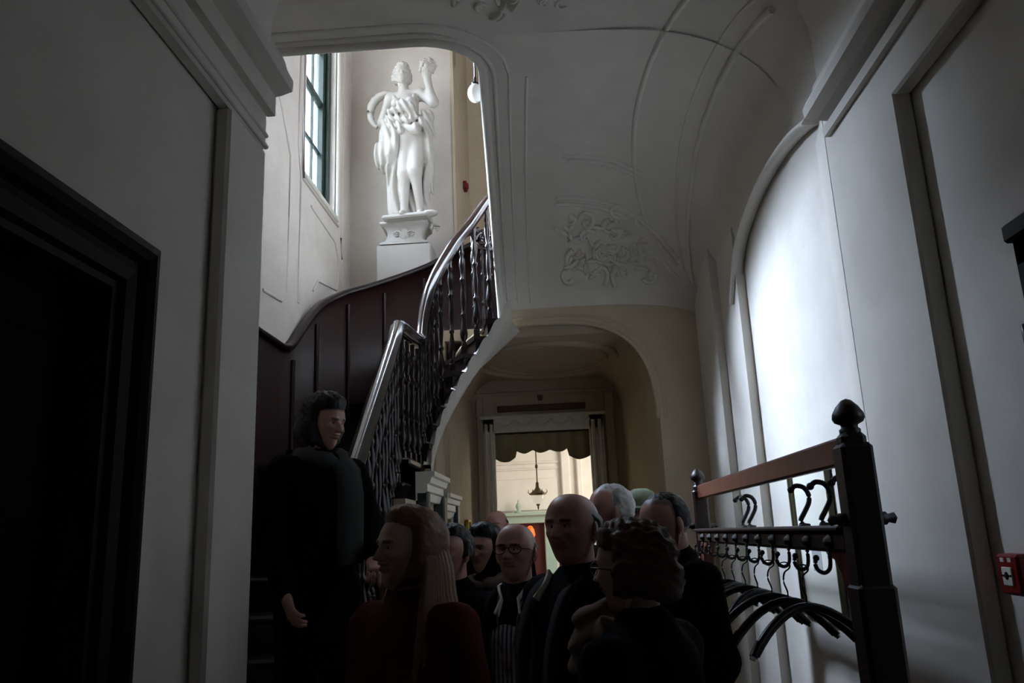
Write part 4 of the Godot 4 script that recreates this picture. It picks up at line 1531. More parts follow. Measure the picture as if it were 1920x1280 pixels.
func hand_bones(g: G, xf: Transform3D, curl: float, s: float) -> void:
	# wrist at the origin, fingers along -y, palm towards +z, thumb on the side s
	var b := []
	b.append(bone(Vector3(0, 0.02, 0), Vector3(0, -0.03, 0), 0.024, 0.026, 0.7))
	b.append(bone(Vector3(0.02, -0.03, 0), Vector3(0.022, -0.085, 0), 0.016, 0.015, 0.8))
	b.append(bone(Vector3(-0.02, -0.03, 0), Vector3(-0.022, -0.082, 0), 0.016, 0.014, 0.8))
	b.append(bone(Vector3(0, -0.03, 0), Vector3(0, -0.088, 0), 0.017, 0.015, 0.8))
	net(g, b, 0.0045, 0.006, {"xf": xf})
	var lens := [0.068, 0.076, 0.071, 0.056]
	for i in 4:
		var x := s * (0.031 - 0.0205 * i)
		var ln: float = lens[i]
		var p := Vector3(x * 0.95, -0.078 - (0.006 if i in [1, 2] else 0.0), 0)
		var a := curl * 0.5
		var fb := []
		var rr := [0.0092, 0.0086, 0.0078, 0.007]
		for q in 3:
			var l2: float = ln * [0.45, 0.31, 0.24][q]
			var dirv := Vector3(s * 0.05 * (1.5 - i), -cos(a), sin(a))
			fb.append(bone(p, p + dirv * l2, rr[q], rr[q + 1]))
			p += dirv * l2
			a += curl
		net(g, fb, 0.0042, 0.0025, {"xf": xf})
	var tb := []
	var t0 := Vector3(s * 0.022, -0.018, 0.008)
	var t1 := t0 + Vector3(s * 0.026, -0.028, 0.012)
	var t2 := t1 + Vector3(s * 0.008, -0.030, 0.008)
	var t3 := t2 + Vector3(-s * 0.004, -0.024, 0.008)
	tb.append(bone(t0, t1, 0.014, 0.0105)); tb.append(bone(t1, t2, 0.0102, 0.0095)); tb.append(bone(t2, t3, 0.0095, 0.008))
	net(g, tb, 0.0042, 0.004, {"xf": xf})

# one standing person. f: height, skin, head yaw/pitch, hair, coat colour, arms ([elbow, wrist] for the left (+x) and right (-x) side)
func person(label: String, at: Vector3, turn: float, f: Dictionary) -> Node3D:
	var sc: float = f.get("head_h", 1.6) / 1.6
	var o := root("person", label, "person", at, turn)
	o.scale = Vector3.ONE * sc
	var w: float = f.get("build", 1.0)
	var fem: bool = f.get("female", false)
	var sh := (0.165 if fem else 0.19) * w
	var arms: Array = f.get("arms", [[Vector3(sh + 0.055, 1.12, -0.03), Vector3(sh + 0.05, 0.87, 0.06)], [Vector3(-sh - 0.055, 1.12, -0.03), Vector3(-sh - 0.05, 0.87, 0.06)]])
	var shl := [Vector3(sh, 1.385, -0.02), Vector3(-sh, 1.385, -0.02)]
	var hxf := Transform3D(Basis.from_euler(Vector3(-f.get("pitch", 0.0), f.get("yaw", 0.0), f.get("tilt", 0.0))), Vector3.ZERO)
	hxf.origin = Vector3(0, 1.515, -0.015) + hxf.basis * Vector3(0, 0.085, 0.022)
	if f.has("wide"): hxf.basis = hxf.basis.scaled(Vector3.ONE * f.wide)
	# the body
	var g := G.new()
	g.colored = true
	g.col = f.skin
	var bd := []
	bd.append(bone(Vector3(0, 1.38, -0.02), hxf.origin + hxf.basis * Vector3(0, -0.05, -0.025), 0.060 * (0.88 if fem else 1.05), 0.054 * (0.88 if fem else 1.05)))
	bd.append(bone(Vector3(0, 0.95, 0), Vector3(0, 1.10, 0.0), 0.125 * w, 0.115 * w, 0.75))
	bd.append(bone(Vector3(0, 1.10, 0), Vector3(0, 1.27, -0.01), 0.115 * w, 0.135 * w, 0.72))
	bd.append(bone(Vector3(-sh * 0.72, 1.36, -0.02), Vector3(sh * 0.72, 1.36, -0.02), 0.058, 0.058))
	for s in 2:
		var sg := 1.0 if s == 0 else -1.0
		bd.append(bone(shl[s], arms[s][0], 0.048, 0.039)); bd.append(bone(arms[s][0], arms[s][1], 0.039, 0.025))
		bd.append(bone(Vector3(sg * 0.085, 0.92, 0), Vector3(sg * 0.10, 0.49, 0.01), 0.088, 0.054))
		bd.append(bone(Vector3(sg * 0.10, 0.49, 0.01), Vector3(sg * 0.105, 0.09, -0.02), 0.054, 0.036))
		bd.append(bone(Vector3(sg * 0.105, 0.05, -0.02), Vector3(sg * 0.115, 0.035, 0.13), 0.038, 0.03))
	net(g, bd, 0.02, 0.014)
	add_head(g, hxf, f)
	for s in 2:
		var el: Vector3 = arms[s][0]
		var wr: Vector3 = arms[s][1]
		var yy := (el - wr).normalized()
		var pf: Vector3 = f.get("palm", [Vector3(-1, 0, 0.2), Vector3(1, 0, 0.2)])[s]
		var zz := (pf - yy * pf.dot(yy)).normalized()
		hand_bones(g, Transform3D(Basis(yy.cross(zz), yy, zz), wr), f.get("curl", [0.45, 0.45])[s], -1.0 if s == 0 else 1.0)
	put("body", g, M.skin, o)
	# eyes
	if f.get("eyes", true):
		for s in [-1.0, 1.0]:
			g = G.new()
			var n := Vector3(s * 0.315, 0.02, 0.93).normalized()
			g.ball(hxf * (n * (head_r(n, f) - 0.0065)), Vector3.ONE * 0.0115, hxf.basis, 12, 8)
			var e := put("eye", g, M.eye_white, o)
			g = G.new()
			g.ball(hxf * (n * (head_r(n, f) - 0.0065) + Vector3(0, 0, 0.0085)), Vector3(0.0055, 0.0055, 0.0035), hxf.basis, 10, 6)
			put("iris", g, M.iris, e)
	# clothes
	var cm := cloth(f.get("trousers", Color(0.06, 0.06, 0.075)))
	g = G.new()
	var tr := [bone(Vector3(0, 0.93, 0), Vector3(0, 0.99, 0), 0.145 * w, 0.14 * w, 0.78)]
	for sg in [-1.0, 1.0]:
		tr.append(bone(Vector3(sg * 0.085, 0.90, 0), Vector3(sg * 0.10, 0.49, 0.01), 0.105, 0.075))
		tr.append(bone(Vector3(sg * 0.10, 0.49, 0.01), Vector3(sg * 0.105, 0.10, -0.02), 0.075, 0.062))
	net(g, tr, 0.022, 0.012, {"ymin": 0.07})
	put("trousers", g, cm, o)
	for sg in [-1.0, 1.0]:
		g = G.new()
		net(g, [bone(Vector3(sg * 0.105, 0.052, -0.05), Vector3(sg * 0.115, 0.045, 0.05), 0.045, 0.047), bone(Vector3(sg * 0.115, 0.045, 0.05), Vector3(sg * 0.12, 0.038, 0.15), 0.047, 0.036)], 0.014, 0.008, {"ymin": 0.003})
		put("shoe", g, cloth(Color(0.05, 0.045, 0.045)), o)
	var cc := cloth(f.coat)
	var hem: float = f.get("hem", 0.72)
	g = G.new()
	var ct := []
	var bk := 0.155 * w
	ct.append(bone(Vector3(0, hem, 0.0), Vector3(0, 0.98, 0.0), bk * 1.05, bk * 1.0, 0.78))
	ct.append(bone(Vector3(0, 0.98, 0), Vector3(0, 1.14, 0.0), bk, bk * (0.9 if fem else 0.98), 0.78))
	ct.append(bone(Vector3(0, 1.14, 0), Vector3(0, 1.29, -0.01), bk * (0.9 if fem else 0.98), bk * 1.02, 0.76))
	ct.append(bone(Vector3(-sh * 0.78, 1.375, -0.02), Vector3(sh * 0.78, 1.375, -0.02), 0.066, 0.066))
	ct.append(bone(Vector3(0, 1.40, -0.025), Vector3(0, 1.44, -0.03), 0.095, 0.078))
	if fem:
		for sg in [-1.0, 1.0]: ct.append(bone(Vector3(sg * 0.07, 1.23, 0.075), Vector3(sg * 0.07, 1.24, 0.08), 0.062, 0.06))
	for s in 2:
		ct.append(bone(shl[s], arms[s][0], 0.070, 0.058)); ct.append(bone(arms[s][0], arms[s][1].lerp(arms[s][0], 0.08), 0.058, 0.045))
	var fph: float = f.get("seed", 1)
	net(g, ct, 0.0165, 0.016, {"ymin": hem, "folds": func(p: Vector3) -> float: return 0.004 * sin(p.x * 31.0 + p.y * 13.0 + fph) * sin(p.y * 23.0 - p.z * 17.0 + fph * 2.0)})
	put(f.get("coat_name", "coat"), g, cc, o)
	# collar
	if f.get("collar", true):
		g = G.new()
		var rows := []
		for i in 25:
			var a := lerpf(-2.55, 2.55, i / 24.0) + PI
			var rr := 0.072 + 0.012 * absf(sin(a))
			var dn := 0.06 * smoothstep(1.6, 2.55, absf(a - PI))
			var c := Vector3(sin(a) * rr, 1.432 - dn, cos(a) * rr * 0.95 - 0.015)
			var o2 := Vector3(sin(a) * 0.035, -0.045 - dn * 0.6, cos(a) * 0.035)
			rows.append(PV([c + Vector3(0, 0.0, 0), c + Vector3(sin(a) * 0.008, 0.035, cos(a) * 0.008), c + o2 * 0.5 + Vector3(0, 0.042, 0), c + o2 * 1.2 + Vector3(0, 0.0, 0)]))
		g.grid(rows, func(m, _i): return Vector3(m.x, 0.3, m.z))
		put("collar", g, cloth(f.get("collar_color", f.coat)), o)
	# hair
	if f.has("hair"):
		put("hair", hair_mesh(hxf, f), hair_mat(f.hair_color), o)
	if f.get("glasses", false):
		g = G.new()
		for s in [-1.0, 1.0]:
			var pa := PackedVector3Array()
			for i in 18:
				var t := TAU * i / 18
				pa.append(hxf * Vector3(s * 0.033 + cos(t) * 0.026, 0.0 + sin(t) * 0.018, 0.098 - absf(cos(t) * 0.3 + s * 0.5) * 0.008))
			g.tube(pa, 0.0018, 5, PackedFloat32Array(), true)
			g.tube(PV([hxf * Vector3(s * 0.059, 0.004, 0.093), hxf * Vector3(s * 0.080, 0.004, 0.06), hxf * Vector3(s * 0.083, 0.0, -0.015), hxf * Vector3(s * 0.08, -0.015, -0.03)]), 0.0018, 5)
		g.tube(PV([hxf * Vector3(-0.008, 0.004, 0.098), hxf * Vector3(0, 0.007, 0.101), hxf * Vector3(0.008, 0.004, 0.098)]), 0.0018, 5)
		put("glasses", g, M.black_metal, o)
	o.set_meta("head", hxf)
	return o

func people() -> void:
	M.eye_white = std(Color(0.75, 0.72, 0.68), 0.25)
	M.iris = std(Color(0.06, 0.045, 0.035), 0.15)
	var pale := Color(0.62, 0.40, 0.33)
	var pink := Color(0.62, 0.34, 0.28)
	var g: G
	var hx: Transform3D
	# the guide on the stairs
	var p := person("woman in a black coat and grey scarf standing on the stairs, hand on the rail", P(-1.0, 0.5325, 3.34), 0.75, {"head_h": 1.56, "skin": pink, "female": true, "yaw": 0.30, "pitch": -0.12, "hair": "bob", "hair_color": Color(0.10, 0.075, 0.06), "thick": 0.03, "amp": 0.004, "w": 0.070, "jaw": 0.27, "coat": Color(0.035, 0.035, 0.04), "hem": 0.6,
		"arms": [[Vector3(0.235, 1.15, 0.02), Vector3(0.14, 1.02, 0.22)], [Vector3(-0.225, 1.12, -0.02), Vector3(-0.20, 0.90, 0.12)]], "palm": [Vector3(0, -1, 0), Vector3(1, 0, 0.2)], "curl": [0.7, 0.5], "seed": 3})
	scarf(p, Color(0.30, 0.31, 0.31), 0.035, true)
	# front row
	p = person("blonde long haired woman in a reddish brown coat looking up to the left", P(-0.455, 0, 2.40), -0.6, {"head_h": 1.56, "skin": pale, "female": true, "yaw": -0.28, "pitch": 0.14, "open": 0.5, "hair": "long", "hair_color": Color(0.52, 0.38, 0.28), "thick": 0.027, "amp": 0.003, "w": 0.071, "jaw": 0.26, "coat": Color(0.34, 0.17, 0.15), "build": 1.08, "seed": 5})
	hx = p.get_meta("head")
	g = G.new()
	var rng := RandomNumberGenerator.new()
	rng.seed = 12
	for k in 46:
		var a := PI + lerpf(-1.5, 1.5, k / 45.0)
		var n := Vector3(sin(a) * 0.95, 0.28, cos(a) * 0.95).normalized()
		var r := head_r(n, {"w": 0.071, "jaw": 0.26}) + 0.008
		var q0: Vector3 = hx * (n * r)
		var dn := Vector3(q0.x, 0, q0.z).normalized()
		var side := 1.0 if sin(a) > 0 else -1.0
		var fr := smoothstep(0.9, 1.5, absf(a - PI))
		var l := 0.36 + rng.randf_range(-0.05, 0.06)
		g.tube(PV([q0, q0 + dn * 0.014 + Vector3(0, -0.07, 0), q0 + dn * 0.012 + Vector3(side * 0.01, -0.15, 0.02 * fr), q0 + dn * 0.03 + Vector3(side * 0.012, -0.23, 0.05 * fr), q0 + dn * 0.045 + Vector3(side * 0.01, -0.30, 0.08 * fr), q0 + dn * 0.04 + Vector3(0, -l, 0.09 * fr)]), 0.012 + rng.randf() * 0.004, 6, PackedFloat32Array([0.7, 1.0, 1.1, 1.1, 0.9, 0.3]))
	var hs := put("hair_lock", g, hair_mat(Color(0.52, 0.38, 0.28)), p)
	hs.set_meta("kind", "stuff")
	p = person("tall balding man in a dark jacket, grey at the temples, looking up to the left", P(0.031, 0, 2.68), -1.0, {"head_h": 1.605, "skin": pink, "yaw": 0.42, "pitch": 0.10, "hair": "fringe", "hair_color": Color(0.33, 0.32, 0.31), "thick": 0.010, "w": 0.079, "jaw": 0.12, "nose": 0.027, "coat": Color(0.055, 0.055, 0.065), "build": 1.15, "collar_color": Color(0.09, 0.09, 0.10), "seed": 7})
	lapels(p, Color(0.20, 0.20, 0.215), 0.032)
	g = G.new()
	g.sweep(curve([Vector3(-0.05, 1.47, 0.055), Vector3(-0.03, 1.43, 0.085), Vector3(-0.045, 1.39, 0.115)]), V2([-0.004, -0.022, 0.004, -0.022, 0.005, 0.012, -0.005, 0.012]), Vector3(0, 1, 0.3))
	put("shirt_collar", g, M.white_paint, p)
	p = person("woman with brown curly hair seen from behind, in a black coat with a beige scarf", P(0.175, 0, 2.10), -2.15, {"head_h": 1.50, "skin": pale, "female": true, "yaw": 0.1, "pitch": 0.05, "hair": "curly", "hair_color": Color(0.36, 0.25, 0.17), "thick": 0.022, "amp": 0.008, "freq": 4.6, "w": 0.072, "jaw": 0.24, "glasses": true, "coat": Color(0.03, 0.03, 0.033), "build": 1.22, "seed": 9,
		"arms": [[Vector3(0.24, 1.14, -0.03), Vector3(0.22, 0.89, 0.08)], [Vector3(-0.22, 1.13, 0.06), Vector3(-0.07, 1.17, 0.26)]], "palm": [Vector3(-1, 0, 0.2), Vector3(1, 0.3, -0.4)], "curl": [0.4, 0.55]})
	g = G.new()
	net(g, [bone(Vector3(0.0, 1.495, 0.075), Vector3(0.0, 1.455, 0.15), 0.03, 0.035), bone(Vector3(0.0, 1.455, 0.15), Vector3(0.0, 1.36, 0.17), 0.038, 0.045), bone(Vector3(-0.06, 1.46, 0.05), Vector3(0.0, 1.44, 0.13), 0.03, 0.035), bone(Vector3(0.06, 1.46, 0.05), Vector3(0.0, 1.44, 0.13), 0.03, 0.035)], 0.007, 0.008, {"folds": func(q: Vector3) -> float: return 0.007 * sin(q.y * 95.0 + q.x * 60.0 + q.z * 40.0)})
	put("scarf", g, cloth(Color(0.58, 0.50, 0.45)), p)
	# second row
	p = person("bald man with glasses in a striped shirt and dark jacket wearing a lanyard", P(-0.182, 0, 3.22), -0.28, {"head_h": 1.527, "skin": pink, "yaw": -0.04, "pitch": 0.14, "hair": "fringe", "hair_color": Color(0.36, 0.33, 0.30), "thick": 0.006, "w": 0.078, "jaw": 0.13, "glasses": true, "coat": Color(0.07, 0.075, 0.10), "build": 1.1, "coat_name": "jacket", "collar": false, "seed": 11})
	shirt(p)
	p = person("man with short grey hair behind the blonde woman's shoulder", P(-0.475, 0, 3.52), -0.35, {"head_h": 1.53, "skin": pink, "yaw": -0.08, "pitch": 0.1, "hair": "short", "hair_color": Color(0.17, 0.155, 0.145), "thick": 0.016, "amp": 0.005, "jaw": 0.2, "coat": Color(0.05, 0.055, 0.06), "seed": 13})
	p = person("woman with black bobbed hair between the grey haired man and the bald man", P(-0.375, 0, 3.98), -0.4, {"head_h": 1.525, "skin": pink, "female": true, "yaw": -0.1, "pitch": 0.1, "hair": "bob", "hair_color": Color(0.04, 0.035, 0.035), "thick": 0.03, "w": 0.071, "jaw": 0.25, "coat": Color(0.04, 0.04, 0.045), "seed": 15})
	scarf(p, Color(0.42, 0.36, 0.33), 0.03, false)
	p = person("white haired man looking left behind the tall balding man", P(0.245, 0, 3.95), -0.9, {"head_h": 1.688, "skin": pink, "yaw": -0.45, "pitch": 0.05, "hair": "thin", "hair_color": Color(0.78, 0.77, 0.76), "thick": 0.012, "amp": 0.004, "w": 0.079, "coat": Color(0.06, 0.06, 0.065), "build": 1.05, "seed": 17})
	p = person("man with cropped dark hair in front of the coat rack, facing left", P(0.43, 0, 3.30), -1.25, {"head_h": 1.62, "skin": pink, "yaw": 0.2, "pitch": -0.16, "hair": "crop", "hair_color": Color(0.09, 0.07, 0.06), "thick": 0.007, "w": 0.079, "coat": Color(0.045, 0.043, 0.045), "build": 1.1, "collar_color": Color(0.22, 0.06, 0.06), "seed": 19})
	p = person("person in a pale green cap at the back beside the white haired man", P(0.475, 0, 4.75), -0.3, {"head_h": 1.67, "skin": pink, "yaw": 0.0, "hair": "short", "hair_color": Color(0.10, 0.08, 0.07), "coat": Color(0.07, 0.07, 0.07), "fine": false, "seed": 21})
	hx = p.get_meta("head")
	g = G.new()
	var cap := G.new()
	var prof := V2([0.0, 0.145, 0.04, 0.142, 0.075, 0.125, 0.095, 0.095, 0.102, 0.06, 0.101, 0.045])
	cap.lathe(prof, hx * Transform3D(Basis.from_scale(Vector3(0.92, 1, 1.08)), Vector3(0, 0.005, -0.004)), 24)
	var cm := put("cap", cap, cloth(Color(0.50, 0.53, 0.45)), p)
	g.lathe(V2([0.095, 0.05, 0.135, 0.035, 0.136, 0.03, 0.095, 0.042]), hx * Transform3D(Basis.from_scale(Vector3(0.92, 1, 1.08)), Vector3(0, 0.005, -0.004)), 24)
	put("brim", g, cloth(Color(0.42, 0.45, 0.38)), cm)
	p = person("bald man far back in the passage, only the top of his head showing", P(-0.50, 0, 6.45), -0.3, {"head_h": 1.665, "skin": pink, "yaw": 0.0, "hair": "fringe", "hair_color": Color(0.2, 0.18, 0.16), "thick": 0.006, "coat": Color(0.06, 0.05, 0.05), "fine": false, "seed": 23})

func scarf(p: Node3D, c: Color, th: float, hang: bool) -> void:
	var g := G.new()
	var pa := PackedVector3Array()
	var rr := PackedFloat32Array()
	for i in 30:
		var a := TAU * i / 20.0 + 0.3
		var q := 0.078 + 0.014 * sin(a * 2.3)
		pa.append(Vector3(sin(a) * (q + 0.012), 1.445 + 0.018 * sin(a * 1.5) - 0.020 * cos(a), cos(a) * q - 0.01))
		rr.append(1.0 + 0.18 * sin(i * 2.1))
	g.tube(pa, th, 9, rr)
	var s := put("scarf", g, cloth(c), p)
	if hang:
		g = G.new()
		g.sweep(PV([Vector3(0.05, 1.43, 0.08), Vector3(0.055, 1.38, 0.145), Vector3(0.06, 1.28, 0.165), Vector3(0.06, 1.15, 0.165), Vector3(0.065, 1.0, 0.155)]), V2([-0.055, -0.01, -0.02, -0.016, 0.02, -0.008, 0.055, -0.014, 0.055, 0.008, 0.02, 0.016, -0.02, 0.008, -0.055, 0.012]), Vector3(0, 0.2, 1))
		put("scarf_end", g, cloth(c), s)

func lapels(p: Node3D, c: Color, w: float) -> void:
	for sg in [-1.0, 1.0]:
		var g := G.new()
		g.sweep(curve([Vector3(sg * 0.075, 1.455, 0.02), Vector3(sg * 0.088, 1.40, 0.095), Vector3(sg * 0.09, 1.26, 0.15), Vector3(sg * 0.07, 1.10, 0.158), Vector3(sg * 0.03, 0.95, 0.155)]), V2([-w, -0.004, w, -0.006, w, 0.004, -w, 0.006]), Vector3(0, 0.2, 1))
		put("lapel", g, cloth(c), p)

func shirt(p: Node3D) -> void:
	var im := Image.create(64, 64, false, Image.FORMAT_RGB8)
	for x in 64:
		im.fill_rect(Rect2i(x, 0, 1, 64), Color(0.78, 0.80, 0.86) if x % 16 < 9 else Color(0.22, 0.25, 0.36))
	var m := std(Color.WHITE, 0.8)
	m.albedo_texture = ImageTexture.create_from_image(im)
	m.uv1_triplanar = true
	m.uv1_scale = Vector3(14, 14, 14)
	# shirt front showing between the open sides of the jacket
	var g := G.new()
	var rows := []
	for i in 12:
		var y := lerpf(0.95, 1.43, i / 11.0)
		var w := lerpf(0.07, 0.052, i / 11.0) + 0.03 * sin(i / 11.0 * PI)
		var row := PackedVector3Array()
		for j in 9:
			var t := j / 4.0 - 1.0
			var zz := interp([0.95, 1.15, 1.28, 1.36, 1.43], [0.142, 0.142, 0.138, 0.108, 0.068], y)
			row.append(Vector3(t * w, y, zz - 0.020 * t * t))
		rows.append(row)
	g.grid(rows, func(_m, _i): return Vector3(0, 0, 1))
	var s := put("striped_shirt", g, m, p)
	for sg in [-1.0, 1.0]:
		g = G.new()
		g.sweep(PV([Vector3(sg * 0.066, 1.47, -0.01), Vector3(sg * 0.062, 1.465, 0.045), Vector3(sg * 0.035, 1.425, 0.085), Vector3(sg * 0.05, 1.37, 0.118)]), V2([-0.004, -0.03, 0.004, -0.03, 0.005, 0.012, -0.005, 0.012]), Vector3(0, 1, 0.3))
		put("shirt_collar", g, M.white_paint, s)
	lapels(p, Color(0.06, 0.065, 0.085), 0.02)
	g = G.new()
	for sg in [-1.0, 1.0]:
		g.tube(PV([Vector3(sg * 0.055, 1.46, 0.05), Vector3(sg * 0.045, 1.38, 0.12), Vector3(sg * 0.03, 1.27, 0.146), Vector3(0.0, 1.14, 0.15)]), 0.004, 5)
	g.box(Vector3(0, 1.08, 0.152), Vector3(0.06, 0.085, 0.003), 0.001)
	put("lanyard", g, cloth(Color(0.55, 0.42, 0.38)), p)

# ---------------- the statue in the corner of the stairwell
func statue() -> void:
	var base := P(-1.43, 4.75, 7.58)
	var s := root("statue", "white statue of a draped woman raising one arm, on a pedestal in the stairwell corner", "statue", base, -0.1)
	var g := G.new()
	var b := []
	# standing leg (image left), relaxed leg, torso with a sway, arms
	var hip := Vector3(0.0, 0.93, 0.02)
	b.append(bone(Vector3(0.03, 0.88, 0.04), Vector3(0.03, 0.48, 0.10), 0.098, 0.066)); b.append(bone(Vector3(0.03, 0.48, 0.10), Vector3(0.015, 0.10, 0.06), 0.062, 0.040)); b.append(bone(Vector3(0.015, 0.05, 0.05), Vector3(0.02, 0.03, 0.17), 0.042, 0.03))
	b.append(bone(Vector3(0.13, 0.88, 0.0), Vector3(0.155, 0.49, 0.13), 0.095, 0.066)); b.append(bone(Vector3(0.155, 0.49, 0.13), Vector3(0.17, 0.12, 0.02), 0.060, 0.038)); b.append(bone(Vector3(0.17, 0.05, 0.02), Vector3(0.20, 0.03, 0.14), 0.042, 0.028))
	b.append(bone(Vector3(0.05, 0.92, 0.02), Vector3(0.05, 1.08, 0.03), 0.135, 0.112, 0.85))
	b.append(bone(Vector3(0.05, 1.08, 0.03), Vector3(0.03, 1.30, 0.01), 0.112, 0.138, 0.8))
	b.append(bone(Vector3(-0.12, 1.41, 0.0), Vector3(0.18, 1.43, 0.0), 0.062, 0.062))
	for sg in [-1.0, 1.0]: b.append(bone(Vector3(0.03 + sg * 0.075, 1.29, 0.10), Vector3(0.03 + sg * 0.075, 1.29, 0.11), 0.058, 0.055))
	b.append(bone(Vector3(0.02, 1.40, 0.0), Vector3(-0.005, 1.58, 0.02), 0.058, 0.052))
	# arm on the left of the picture: hand on the hip, cloth over it
	b.append(bone(Vector3(-0.15, 1.42, 0), Vector3(-0.24, 1.16, -0.02), 0.055, 0.047)); b.append(bone(Vector3(-0.24, 1.16, -0.02), Vector3(-0.11, 1.04, 0.11), 0.045, 0.032)); b.append(bone(Vector3(-0.11, 1.04, 0.11), Vector3(-0.03, 1.01, 0.13), 0.033, 0.028, 0.8))
	# raised arm
	b.append(bone(Vector3(0.19, 1.43, 0.0), Vector3(0.34, 1.28, 0.06), 0.055, 0.05)); b.append(bone(Vector3(0.34, 1.28, 0.06), Vector3(0.285, 1.54, 0.06), 0.05, 0.032)); b.append(bone(Vector3(0.285, 1.54, 0.06), Vector3(0.275, 1.615, 0.07), 0.032, 0.034))
	for q in 4: b.append(bone(Vector3(0.245 + 0.022 * q, 1.615, 0.075), Vector3(0.24 + 0.024 * q, 1.68, 0.085), 0.013, 0.010))
	var hx := Transform3D(Basis.from_euler(Vector3(0.05, 0.35, -0.06)), Vector3(-0.005, 1.665, 0.035))
	net(g, b, 0.0115, 0.016)
	g.smooth(true)
	var hf := {"skin": Color.WHITE, "w": 0.072, "jaw": 0.24, "fine": false}
	g.colored = false
	add_head(g, hx, hf)
	var body := put("figure", g, M.marble, s)
	g = hair_mesh(hx, {"hair": "bob", "thick": 0.022, "amp": 0.010, "freq": 4.0, "seed": 4, "w": 0.072, "jaw": 0.24})
	g.ball(hx * Vector3(-0.01, 0.09, -0.09), Vector3(0.05, 0.045, 0.05))
	put("hair", g, M.marble, s)
	# drapery with deep folds
	g = G.new()
	var d := []
	d.append(bone(Vector3(-0.13, 1.10, 0.02), Vector3(-0.16, 0.72, 0.02), 0.105, 0.145, 0.95))
	d.append(bone(Vector3(-0.16, 0.74, 0.02), Vector3(-0.13, 0.60, 0.02), 0.14, 0.09))
	d.append(bone(Vector3(-0.07, 0.85, 0.03), Vector3(-0.10, 0.05, -0.02), 0.09, 0.085))
	d.append(bone(Vector3(-0.05, 0.85, -0.03), Vector3(-0.02, 0.1, -0.06), 0.10, 0.09))
	d.append(bone(Vector3(-0.10, 1.05, 0.10), Vector3(0.16, 0.96, 0.12), 0.045, 0.040))
	d.append(bone(Vector3(0.16, 0.96, 0.12), Vector3(0.24, 1.12, 0.02), 0.045, 0.06))
	d.append(bone(Vector3(0.25, 1.16, 0.0), Vector3(0.26, 0.70, -0.02), 0.075, 0.07))
	d.append(bone(Vector3(0.26, 0.72, -0.02), Vector3(0.20, 0.08, -0.05), 0.07, 0.06))
	d.append(bone(Vector3(0.05, 0.80, -0.06), Vector3(0.10, 0.08, -0.06), 0.11, 0.09))
	d.append(bone(Vector3(-0.02, 0.95, 0.13), Vector3(-0.10, 0.70, 0.13), 0.04, 0.05))
	net(g, d, 0.0115, 0.02, {"ymin": 0.0, "folds": func(p: Vector3) -> float: return 0.020 * sin(p.x * 78.0 + 5.0 * sin(p.y * 5.0) + p.y * (22.0 if p.y > 0.6 else 4.0)) * (0.6 + 0.4 * sin(p.y * 9.0 + p.x * 20.0))})
	put("drapery", g, M.marble, s)
	g = G.new()
	var dd := []
	dd.append(bone(Vector3(-0.13, 1.43, 0.02), Vector3(0.02, 1.26, 0.14), 0.03, 0.035)); dd.append(bone(Vector3(0.02, 1.26, 0.14), Vector3(0.16, 1.10, 0.10), 0.035, 0.03))
	dd.append(bone(Vector3(-0.10, 1.20, 0.12), Vector3(0.12, 1.22, 0.12), 0.04, 0.04))
	dd.append(bone(Vector3(0.17, 1.44, 0.02), Vector3(0.08, 1.25, 0.13), 0.028, 0.03))
	dd.append(bone(Vector3(-0.12, 1.12, 0.10), Vector3(0.10, 1.06, 0.13), 0.045, 0.04))
	net(g, dd, 0.011, 0.016, {"folds": func(p: Vector3) -> float: return 0.010 * sin(p.x * 90.0 + p.y * 40.0)})
	put("bodice", g, M.marble, s)
	# billowing cloth arc behind the shoulder
	g = G.new()
	var pa := PackedVector3Array()
	var rr := PackedFloat32Array()
	for i in 25:
		var t := i / 24.0
		var a := lerpf(0.9, 4.1, t)
		pa.append(Vector3(-0.20 + 0.185 * cos(a), 1.30 + 0.21 * sin(a), -0.05))
		rr.append(0.5 + 0.7 * sin(PI * t) + 0.12 * sin(i * 2.4))
	g.tube(pa, 0.038, 9, rr)
	put("scarf_arc", g, M.marble, s)
	# what the raised hand holds: a round cluster
	g = G.new()
	var rng := RandomNumberGenerator.new()
	rng.seed = 3
	g.ball(Vector3(0.285, 1.70, 0.07), Vector3(0.085, 0.085, 0.075), Basis.IDENTITY, 16, 12)
	for k in 40:
		var n := Vector3(rng.randfn(), rng.randfn(), rng.randfn()).normalized()
		g.ball(Vector3(0.285, 1.70, 0.07) + n * Vector3(0.08, 0.08, 0.07), Vector3.ONE * rng.randf_range(0.018, 0.028), Basis.IDENTITY, 8, 6)
	put("fruit_cluster", g, M.marble, s)
	g = G.new()
	g.box(Vector3(0.05, 0.0, 0.03), Vector3(0.48, 0.045, 0.30), 0.015)
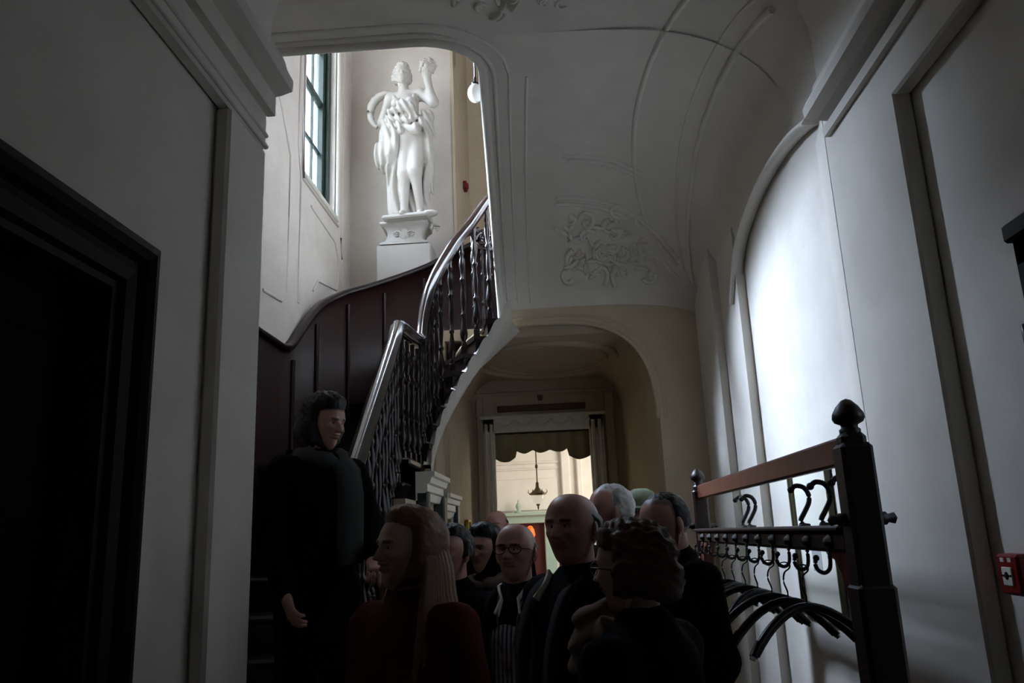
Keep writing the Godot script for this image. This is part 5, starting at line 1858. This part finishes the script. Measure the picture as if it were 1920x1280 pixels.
	g.ball(Vector3(0.29, 0.02, 0.10), Vector3(0.09, 0.035, 0.06))
	put("plinth", g, M.marble, s)
	body.set_meta("label", "white draped female figure")
	# pedestal
	var pd := root("pedestal", "white waisted stone pedestal on a tall plain block under the statue", "pedestal", P(-1.43, 3.23, 7.64))
	g = G.new()
	g.box(Vector3(0, 0.775, -0.045), Vector3(0.56, 0.97, 0.35), 0.015)
	put("block", g, M.marble, pd)
	g = G.new()
	var lv := [[1.175, 0.245], [1.20, 0.245], [1.21, 0.225], [1.24, 0.19], [1.29, 0.175], [1.35, 0.172], [1.41, 0.185], [1.45, 0.215], [1.465, 0.24], [1.50, 0.245], [1.505, 0.235]]
	var rows := []
	for q in lv:
		var w: float = q[1]
		q[0] = 1.505 - (1.505 - q[0]) * 0.75
		var zf := 0.135 - (0.245 - w) * 0.6
		rows.append(PV([Vector3(-w, q[0], -0.21), Vector3(w, q[0], -0.21), Vector3(w, q[0], zf), Vector3(-w, q[0], zf)]))
	g.grid(rows, func(m, _i): return Vector3(m.x, 0, m.z), true)
	g.smooth(false)
	g.quad(rows[-1][0], rows[-1][1], rows[-1][2], rows[-1][3], Vector3.UP)
	put("waist", g, M.marble, pd)
	g = G.new()
	for sg in [-1.0, 1.0]:
		var sp := PackedVector3Array()
		for i in 16:
			var t := i / 15.0
			sp.append(Vector3(sg * (0.075 - 0.045 * (1.0 - t) * cos(t * 7.0)), 1.375 + 0.035 * (1.0 - t * 0.6) * sin(t * 7.0), 0.10))
		g.tube(sp, 0.012, 6)
	g.ball(Vector3(0, 1.375, 0.095), Vector3(0.05, 0.06, 0.02))
	put("relief", g, M.marble, pd)
	g = G.new()   # scrolled bracket at its side
	var vp := PackedVector3Array()
	for i in 20:
		var t := i / 19.0
		var a := -1.2 + t * 5.5
		vp.append(Vector3(0.29 + 0.05 * (1.0 - 0.6 * t) * cos(a), 1.47 + 0.04 * (1.0 - 0.6 * t) * sin(a), 0.0))
	g.tube(vp, 0.025, 8)
	put("scroll", g, M.marble, pd)
